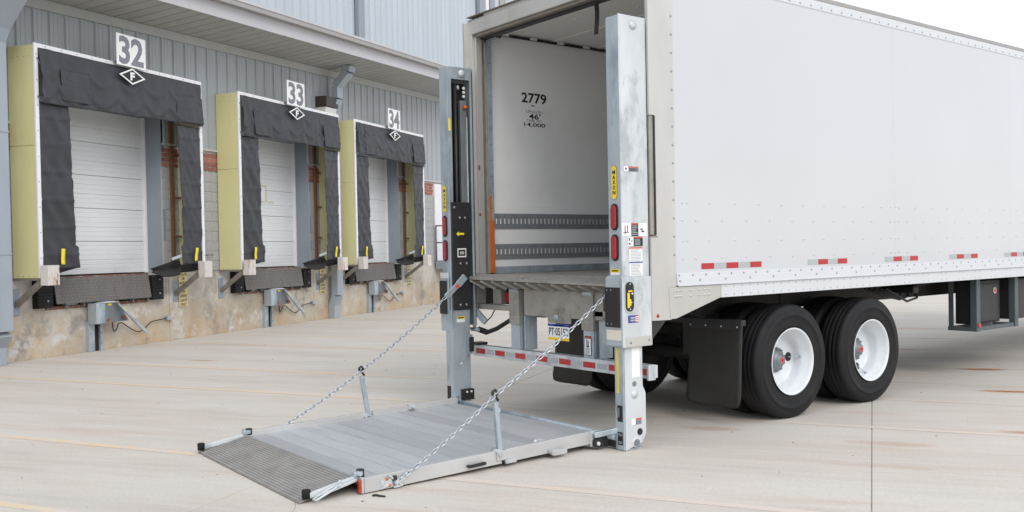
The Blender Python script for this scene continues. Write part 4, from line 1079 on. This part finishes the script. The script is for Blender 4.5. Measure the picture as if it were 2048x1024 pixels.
    if sx > 0:
        b = MB('ink').box(hx0 + .004, hx1 - .022, YA - .034, YA - .0205, .955, 1.262, .005); b.mt('galv').prism([(hx0 + .004, 1.262), (hx1 - .022, 1.285), (hx1 - .022, 1.262)], 'y', YA - .034, YA - .0205)
        for x in (hx0 + .03, hx0 + .075):
            for z in (.98, 1.24): b.dome((x, YA - .034, z), (0, -1, 0), .005, .003, 6)
        b.build('rubber_stop', ho)
        decal('cream_panel', ho, ((hx0 + hx1) / 2 - .004, YA - .0202, .895), (1, 0, 0), (0, 0, 1), hx1 - hx0 - .02, .078, 'cream')
        b = MB('stainless').box(hx1 + .0012, hx1 + .004, YA + .015, YB + .004, .805, .878, .001); b.mt('galv_dark').dome((hx1 + .004, YA + .06, .835), (1, 0, 0), .010, .006, 8).dome((hx1 + .004, YB - .03, .845), (1, 0, 0), .010, .006, 8); b.build('patch_plate', ho)
        # control switch panel
        X1 = hx1 + .001; yc, zc = YA + .05, 1.19
        b = MB('galv_bright_lit').prism([(yc + p[0], zc - .004 + p[1]) for p in stadium(.098, .245)], 'x', X1, X1 + .005, .001)
        b.mt('ink').prism([(yc + p[0], zc + p[1]) for p in stadium(.080, .225)], 'x', X1 + .003, X1 + .014, .002)
        b.mt('yellow').box(X1 + .013, X1 + .0165, yc - .03, yc - .006, zc - .085, zc + .03, .002).box(X1 + .013, X1 + .0165, yc - .02, yc + .022, zc + .036, zc + .048).box(X1 + .013, X1 + .0165, yc - .004, yc + .008, zc - .07, zc - .02)
        b.mt('lampglass').dome((X1 + .014, yc + .022, zc + .022), (1, 0, 0), .009, .006, 8).dome((X1 + .014, yc + .012, zc - .045), (1, 0, 0), .006, .008, 8).dome((X1 + .014, yc, zc + .096), (1, 0, 0), .006, .004, 8).dome((X1 + .014, yc, zc - .096), (1, 0, 0), .006, .004, 8)
        b.build('control_panel', ho)
        r_, u_ = (0, 1, 0), (0, 0, 1)
        fl = decal('flag_sticker', ho, (X1, YA + .09, 1.016), r_, u_, .105, .058, 'blue', [(.70, .05 + .26 * k, 1.0, .17 + .26 * k, 'redprint') for k in range(4)] + [(.70, .18 + .26 * k, 1.0, .31 + .26 * k - .01, 'paper') for k in range(3)] + [(.22, .56, .66, .78, 'silver'), (.22, .22, .66, .44, 'silver')])
        # safety labels on the outer web
        XW = xo + .0005
        def lab(y0, y1, z0, z1, items, base='paper'):
            return decal('safety_label', co, (XW, (y0 + y1) / 2, (z0 + z1) / 2), r_, u_, y1 - y0, z1 - z0, base, items)
        lab(YA + .032, YA + .185, 2.148, 2.186, [(.32, .0, 1, .72, 'signgrey'), (.32, .76, 1, 1, 'redprint'), (.10, .3, .2, .7, 'ink')] + lines(.38, .95, .06, .68, 4, 'silver', 1))
        lab(YA + .002, YA + .100, 1.652, 1.752, [(.30, .15, .40, .8, 'signgrey'), (.15, .25, .75, .32, 'signgrey'), (.55, .3, .65, .85, 'redprint')])
        lab(YA + .101, YA + .175, 1.652, 1.752, [(0.02, .88, .98, .98, 'redprint')] + lines(.1, .9, .06, .84, 6, 'silver', 2), 'ink')
        lab(YA + .176, YA + .268, 1.652, 1.752, [(.2, .45, .5, .6, 'signgrey'), (.35, .3, .65, .42, 'ink')])
        lab(YA + .068, YA + .122, 1.575, 1.645, [(.1, .6, .3, .9, 'ink'), (.1, .15, .4, .35, 'ink'), (.6, .4, .75, .7, 'signgrey')])
        lab(YA + .123, YA + .220, 1.575, 1.645, [(.02, .86, .98, .98, 'redprint')] + lines(.1, .9, .08, .8, 5, 'silver', 4), 'ink')
        lab(YA + .075, YA + .215, 1.345, 1.565, [(0, .955, 1, 1, 'redprint'), (0, .455, 1, .50, 'blue')] + lines(.1, .92, .52, .94, 8, 'silver', 5) + lines(.1, .92, .02, .44, 8, 'silver', 6))
        decal('caution_label', co, (xc - .005, yf, 1.378), (1, 0, 0), (0, 0, 1), .10, .045, 'paper', [(0, .45, 1, 1, 'yellow'), (.1, .6, .85, .82, 'ink')])
    else:
        MB('ink').box(hx0 + .003, xi - .05, YA - .034, YA - .0185, .955, 1.275, .004).build('rubber_stop', ho)
        MB('yellowflag').box(xi - .004, xi + .001, YA + .004, YA + .028, 2.715, 2.835, .001).build('yellow_sticker', co)
    return co
column(1); column(-1)
# runners (inner sliding posts)
xr = 1.252
b = MB('galv'); b.mt('galv_bright_lit').prism([(YA + .028, .006), (YA + .21, .05), (YA + .245, .12), (YA + .245, .43), (YA + .215, .49), (YA + .215, .80), (YA + .028, .80)], 'x', xr - .007, xr, .002)  # side plate painted in the sunlit steel tone, rear face stays darker
b.mt('galv').box(1.150, xr - .007, YA + .016, YA + .03, .006, .80, .003); b.box(1.150, xr - .008, YA + .03, YA + .2, .0, .012, .002); b.box(1.150, 1.158, YA + .03, YA + .2, .012, .8, .002)
b.mt('paper').box(xr, xr + .0025, YA + .10, YA + .185, .56, .795, .001)
b.mt('yellow').box(1.172, 1.196, YA + .0145, YA + .0165, .445, .79)
b.mt('ink').box(1.175, 1.232, YA + .0135, YA + .0165, .225, .350).box(1.175, 1.23, YA + .0135, YA + .0165, .045, .145); b.mt('galv_dark').box(1.182, 1.20, YA + .008, YA + .0145, .26, .33, .002).box(1.185, 1.222, YA + .008, YA + .0145, .115, .135, .002).box(1.185, 1.222, YA + .008, YA + .0145, .055, .075, .002)
b.mt('galv_bright_lit').lathe([(0, .034), (.004, .034), (.005, .02), (.009, .018), (.009, 0)], xr, YA + .125, .432, 20).lathe([(0, .04), (.005, .038), (.006, 0)], xr, YA + .135, .055, 20)
b.mt('galv_dark').cyl((xr, YA + .125, .512), (xr + .005, YA + .125, .512), .020, 14).cyl((xr + .0061, YA + .135, .055), (xr + .012, YA + .135, .055), .028, 16)
b.mt('ink').cyl((xr, YA + .175, .135), (xr + .006, YA + .175, .135), .026, 18)
ro = b.build('runner', lf)
decal('runner_label', ro, (xr + .0005, YA + .14, .218), (0, 1, 0), (0, 0, 1), .105, .048, 'paper', [(.42, 0, 1, .68, 'signgrey'), (.42, .72, 1, 1, 'redprint')])
b = MB('galv'); xl = -1.140
b.box(xl - .008, xl, YA + .005, YA + .205, .10, .99, .003).box(xl - .10, xl - .008, YA - .008, YA + .005, .10, .99, .003).box(xl - .10, xl - .008, YA + .19, YA + .205, .15, .99, .002)
b.mt('ink').box(xl, xl + .05, YA + .085, YA + .21, .12, .225, .006).box(xl - .09, xl - .03, YA - .011, YA - .0075, .12, .26); b.mt('lampglass').cyl((xl + .05, YA + .12, .20), (xl + .06, YA + .12, .20), .011, 8).cyl((xl + .05, YA + .17, .20), (xl + .06, YA + .17, .20), .011, 8)
b.mt('galv').box(xl, xl + .05, YA + .16, YA + .20, .56, .75, .004); b.mt('blacksteel').box(xl + .051, xl + .066, YA + .155, YA + .205, .585, .725, .004); b.mt('galv_bright_lit').dome((xl, YA + .10, .47), (1, 0, 0), .016, .008, 10)
b.build('runner', lf)
decal('runner_label', lf, (xl + .0005, YA + .10, .90), (0, 1, 0), (0, 0, 1), .09, .055, 'paper', [(0, .55, 1, 1, 'yellow'), (.1, .65, .85, .85, 'ink')])
# black carriage plate in the left channel and grey latch lever
b = MB('blacksteel').box(-1.139, -1.121, YA + .008, YA + .215, .995, 2.03, .005); b.mt('rivet')
for y, z in ((.10, 1.88), (.16, 1.88), (.04, 1.98), (.10, 1.44), (.17, 1.44), (.09, 1.04), (.16, 1.04)): b.dome((-1.121, YA + y, z), (1, 0, 0), .012, .008, 10)
b.mt('yellowflag').prism([(YA + .055, 1.725), (YA + .085, 1.748), (YA + .085, 1.735), (YA + .145, 1.735), (YA + .145, 1.715), (YA + .085, 1.715), (YA + .085, 1.702)], 'x', -1.121, -1.1195)
b.mt('paper').box(-1.121, -1.1195, YA + .065, YA + .165, 1.50, 1.585); b.mt('ink').box(-1.1195, -1.1185, YA + .075, YA + .155, 1.512, 1.573); b.mt('silver').box(-1.1185, -1.118, YA + .09, YA + .14, 1.528, 1.556)
b.build('carriage_plate', lf)
b = MB('galv'); b.bar((-1.10, -2.715, 1.315), (-1.10, -2.80, 1.235), .022, .07, .008).bar((-1.10, -2.79, 1.245), (-1.09, -2.945, 1.125), .02, .055, .006); b.mt('redprint').bar((-1.0885, -2.80, 1.235), (-1.088, -2.83, 1.21), .002, .03); b.build('chain_lever', lf)
# platform
def deck_z(y): return .128 + (y + 2.92) * .0215 if y > -3.83 else .1085 + (y + 3.83) * .020
ys = [-2.925 - .1542 * k for k in range(14)]
for i, (yb, ya) in enumerate(zip(ys, ys[1:])):
    b = MB('deck'); za, zb = deck_z(ya), deck_z(yb)
    pr = [(ya + .0030, za - .03), (ya + .0030, za - .004), (ya + .006, za)]
    for q in range(1, 8):
        yy = ya + (yb - ya) * q / 8; pr += [(yy - .003, za + (zb - za) * q / 8), (yy, za + (zb - za) * q / 8 - .0005), (yy + .003, za + (zb - za) * q / 8)]
    pr += [(yb - .006, zb), (yb - .0030, zb - .004), (yb - .0030, zb - .03)]
    b.prism(pr, 'x', -.985, .985); b.build('deck_plank', lf)
def side_rail(x0, x1, ya, yb, lift=.018, name='side_rail'):
    b = MB('alu'); za, zb = deck_z(ya) + lift, deck_z(yb) + lift
    vs = [b.bm.verts.new(p) for p in ((x0, ya, za - .098), (x1, ya, za - .098), (x1, yb, zb - .098), (x0, yb, zb - .098), (x0, ya, za), (x1, ya, za), (x1, yb, zb), (x0, yb, zb))]
    for q in ((0, 3, 2, 1), (4, 5, 6, 7), (0, 1, 5, 4), (1, 2, 6, 5), (2, 3, 7, 6), (3, 0, 4, 7)): b.bm.faces.new([vs[k] for k in q])
    bmesh.ops.bevel(b.bm, geom=b.bm.edges[:], offset=.004, segments=2, profile=.6, affect='EDGES'); return b.build(name, lf)
for sx in (1, -1):
    x0, x1 = sorted((sx * .9855, sx * 1.022)); lf_ = .018 if sx > 0 else .045; side_rail(x0, x1, -3.79, -2.90, lf_); side_rail(x0, x1, -4.915, -3.825, lf_)
    if sx < 0:   # raised inner flange seen along the far side
        pass
b = MB('darksteel'); b.box(-.98, .98, -3.86, -3.80, .025, .072).box(-.98, .98, -2.96, -2.92, .03, .09).box(-.98, .98, -4.90, -4.87, .015, .055)
for x in (-.6, 0, .6): b.box(x - .03, x + .03, -4.86, -2.97, .03, .068)
b.build('underframe', lf)
# fold hinges, handle, rail bracket
for sx in (1, -1):
    X = sx * 1.022; b = MB('alu'); b.box(*sorted((X, X + sx * .010)), -3.80, -3.70, .022, .118, .004).box(*sorted((X, X + sx * .016)), -3.875, -3.80, .055, .125, .006)
    b.mt('galv_bright_lit').cyl((X, -3.85, .10), (X + sx * .03, -3.85, .10), .020, 12).cyl((X, -3.79, .045), (X + sx * .026, -3.79, .045), .018, 12).cyl((X - sx * .05, -3.87, .125), (X + sx * .02, -3.87, .125), .014, 10); b.build('fold_hinge', lf)
b = MB('ink'); X = 1.022
b.bar((X + .03, -4.13, .058), (X + .03, -3.985, .062), .022, .022, .008).box(X, X + .03, -4.13, -4.105, .05, .066, .004).box(X, X + .03, -4.01, -3.985, .052, .068, .004).build('grab_handle', lf)
b = MB('alu').bar((X + .001, -3.36, .055), (X + .055, -3.36, .045), .09, .03, .006).box(X + .03, X + .055, -3.39, -3.26, .025, .065, .006); b.build('rail_bracket', lf)
b = MB('galv_bright_lit').dome((.93, -3.45, deck_z(-3.45)), (0, 0, 1), .018, .02, 10).box(.90, .98, -3.43, -3.38, deck_z(-3.4), deck_z(-3.4) + .012, .004); b.build('deck_catch', lf)
MB('galv_bright_lit').box(-1.0, -.96, -3.44, -3.38, .13, .175, .006).cyl((-.98, -3.41, .15), (-.93, -3.41, .16), .014, 8).build('deck_catch', lf)
# link to the runners
for sx in (1, -1):
    b = MB('galv'); X = sx * 1.05; b.bar((X, -2.97, .120), (sx * 1.16, -2.80, .155), .05, .045, .008); b.mt('galv_bright_lit').box(*sorted((sx * 1.022, sx * 1.032)), -2.99, -2.90, .028, .148, .004)
    b.mt('galv').dome((sx * 1.032, -2.955, .125), (sx, 0, 0), .017, .010, 12); b.mt('blacksteel').prism([(-2.975, .035), (-2.94, .02), (-2.82, .018), (-2.82, .125), (-2.92, .115), (-2.975, .075)], 'x', *sorted((sx * 1.034, sx * 1.075)), .004).box(*sorted((sx * 1.04, sx * 1.15)), -2.84, -2.80, .02, .12, .004)
    b.mt('lampglass').cyl((sx * 1.075, -2.952, .055), (sx * 1.086, -2.952, .055), .015, 12); b.build('platform_link', lf)
MB('galv').cyl((-1.15, -2.83, .10), (1.15, -2.83, .10), .028, 14).build('cross_tube', lf)
# corner lamps
for sx in (1, -1):
    X = sx * 1.004; b = MB('alu').box(X - .020, X + .022, -4.936, -4.918, .005, .112, .008); lo = b.build('platform_lamp', lf)
    MB('amber').box(X - .016, X + .017, -4.952, -4.9365, .012, .098, .006).build('lens', lo)
# ramp
rp = MB('treadbase'); A = [(-.985, -4.925, .098), (.93, -4.925, .098), (.955, -5.335, .012), (-1.045, -5.30, .012)]
vs = [rp.bm.verts.new(p) for p in A] + [rp.bm.verts.new((p[0], p[1], p[2] - .010)) for p in A]
for q in ((0, 1, 2, 3), (7, 6, 5, 4), (0, 4, 5, 1), (1, 5, 6, 2), (2, 6, 7, 3), (3, 7, 4, 0)): rp.bm.faces.new([vs[k] for k in q])
rpo = rp.build('ramp_plate', lf)
b = MB('tread')
def rpz(x, v): return Vector(A[0]).lerp(Vector(A[3]), v).lerp(Vector(A[1]).lerp(Vector(A[2]), v), x)
for j in range(17):
    for i in range(62):
        p = rpz((i + (.5 if j % 2 else 0) + .3) / 63, (j + .5) / 17.1)
        s_ = .0145
        q = [b.bm.verts.new(p + Vector(d)) for d in ((-s_, 0, .0005), (0, -.0085, .0005), (s_, 0, .0005), (0, .0085, .0005))] + [b.bm.verts.new(p + Vector((-.008, -.002, .0085))), b.bm.verts.new(p + Vector((.008, -.002, .0085)))]
        for f_ in ((0, 1, 5, 4), (1, 2, 5), (2, 3, 4, 5), (3, 0, 4)): b.bm.faces.new([q[k] for k in f_])
b.build('ramp_tread', rpo, True, False)
for sx, xa, xb in ((1, .945, .985), (-1, -1.0, -1.045)):
    b = MB('galv_bright_lit'); b.bar((xa, -4.90, .105), (xb - .02 * sx, -5.27, .045), .03, .034, .006).bar((xa + .03 * sx, -4.95, .092), (xb + .012 * sx, -5.20, .045), .018, .018, .004)
    if sx > 0: b.tube([(1.0, -5.07, .10), (1.03, -5.13, .075), (1.05, -5.26, .03), (1.02, -5.27, .03), (.99, -5.15, .07), (.985, -5.08, .09)], .0075, 6).bar((.97, -5.06, .105), (1.02, -5.09, .085), .022, .012, .003)
    b.mt('blacksteel').cyl((xa, -4.905, .10), (xa, -4.905, .15), .026, 12); b.mt('galv').cyl((xa, -4.93, .13), (xa + .05 * sx, -4.93, .13), .015, 8).box(xa - .02, xa + .03, -4.96, -4.90, .11, .14, .006)
    b.build('ramp_arm', lf)
    MB('rubber').lathe([(0, 0), (0, .026), (.05, .028), (.055, .024), (.055, .010), (.04, .010), (.04, 0)], 0, 0, 0, 20).build('stop_pad', lf)
    pad = [o for o in lf.children if o.name.startswith('stop_pad')][-1]
    pad.rotation_euler = (0, -pi / 2, 0); pad.location = Vector((xb - .03 * sx, -5.285, .028)) - OFF[lf.name]
# uprights with black hooks
ups = {}
for sx in (1, -1):
    x = sx * 1.0; b = MB('galv'); base = Vector((x, -3.83, .11)); top = Vector((x - .005, -3.855 if sx > 0 else -3.885, .475))
    b.bar(base, top, .03, .036, .004, up=(0, 1, 0)).box(x - .03, x + .03, -3.87, -3.79, .09, .125, .006); b.mt('galv_bright_lit').cyl((x - .04, -3.84, .125), (x + .03, -3.84, .125), .014, 10)
    b.bar(base.lerp(top, .78) + Vector((0, .024, 0)), base.lerp(top, .86) + Vector((0, .024, 0)), .02, .014, .004); b.build('chain_upright', lf)
    k = MB('blacksteel'); t0 = top + Vector((.0 * sx, 0, -.02))
    k.tube([t0 + Vector(d) for d in ((0, .02, -.02), (0, .022, .03), (0, .004, .055), (0, .016, .085), (0, .0, .105), (0, -.02, .095), (0, -.024, .07))], .0105, 8); k.mt('galv').dome(t0 + Vector((.016, .01, .0)), (1, 0, 0), .008, .006, 8); k.build('chain_hook', lf)
    ups[sx] = t0 + Vector((0, -.008, .062))
# chains: every link its own piece
b = MB('zinc'); n = 12; rl, rw_, wr = .0145, .0118, .0046; pts = []
for k in range(n):
    a = 2 * pi * k / n; pts.append(Vector(((rl if cos(a) > .01 else (-rl if cos(a) < -.01 else 0)) + rw_ * cos(a), rw_ * sin(a), 0)))
rings = []; m_ = 5
for k in range(n):
    d = (pts[(k + 1) % n] - pts[k - 1]).normalized(); u_ = d.cross(Vector((0, 0, 1))); rings.append([b.bm.verts.new(pts[k] + u_ * wr * cos(2 * pi * j / m_) + Vector((0, 0, 1)) * wr * sin(2 * pi * j / m_)) for j in range(m_)])
for k in range(n):
    A_, B_ = rings[k], rings[(k + 1) % n]
    for j in range(m_):
        f_ = b.bm.faces.new((A_[j], A_[(j + 1) % m_], B_[(j + 1) % m_], B_[j])); f_.smooth = True
link_me = b.mesh('chain_link')
def chain(pts_, name='chain'):
    c = bpy.data.objects.new(name, None); COL.objects.link(c); c.parent = lf; c.location = -OFF[lf.name]; c.empty_display_size = .1
    pitch = .0425; n_tot = 0
    for (p, q) in pts_:
        p, q = Vector(p), Vector(q); L = (q - p).length; n = round(L / pitch)
        for i in range(n):
            t_ = (i + .5) / n; pos = p.lerp(q, t_); pos.z -= .018 * 4 * t_ * (1 - t_) * L
            d = (q - p).normalized(); d = (d + Vector((0, 0, -1)) * .018 * 4 * (1 - 2 * t_)).normalized()
            o = bpy.data.objects.new('chain_link', link_me); COL.objects.link(o); o.parent = c; o.location = pos
            R = d.to_track_quat('X', 'Z').to_matrix() @ Matrix.Rotation((pi / 2 if n_tot % 2 else 0) + .75 + random.uniform(-.15, .15), 3, 'X')
            o.rotation_euler = R.to_euler(); n_tot += 1
    return c
chain([((1.045, -4.70, .045), ups[1]), (ups[1], (1.075, -2.815, 1.215))]); chain([((-1.03, -4.62, .115), ups[-1]), (ups[-1], (-1.09, -2.94, 1.13))])
b = MB('galv').bar((1.07, -2.82, 1.21), (1.10, -2.77, 1.27), .025, .05, .006); b.build('chain_anchor', lf)
# chain shackle plate at the near rail
b = MB('galv_bright_lit'); X = 1.0225
b.box(X, X + .004, -4.80, -4.72, .035, .075, .002).bar((X + .012, -4.745, .10), (X + .012, -4.645, .015), .008, .012, .002).bar((X + .012, -4.71, .015), (X + .012, -4.66, .015), .008, .012, .002).bar((X + .015, -4.70, .03), (X + .01, -4.60, .085), .01, .03, .004).prism([(-4.80, .015), (-4.77, .055), (-4.74, .03)], 'x', X, X + .012)
b.mt('orange').dome((X + .006, -4.755, .075), (1, 0, 0), .011, .010, 8).dome((X + .006, -4.735, .03), (1, 0, 0), .010, .010, 8); b.mt('blacksteel').box(X + .001, X + .018, -4.715, -4.685, .055, .09, .006); b.build('shackle', lf)
# small cable end on the ground below the lamp
t = thing('rubber_scrap', 'short black rubber scrap on concrete below platform corner lamp', 'scrap', (1.12, -4.90, 0))
MB('ink').tube([(-.02, .0, .006), (.0, .01, .012), (.03, .035, .006), (.055, .05, .004)], .007, 6).build('strip', t)
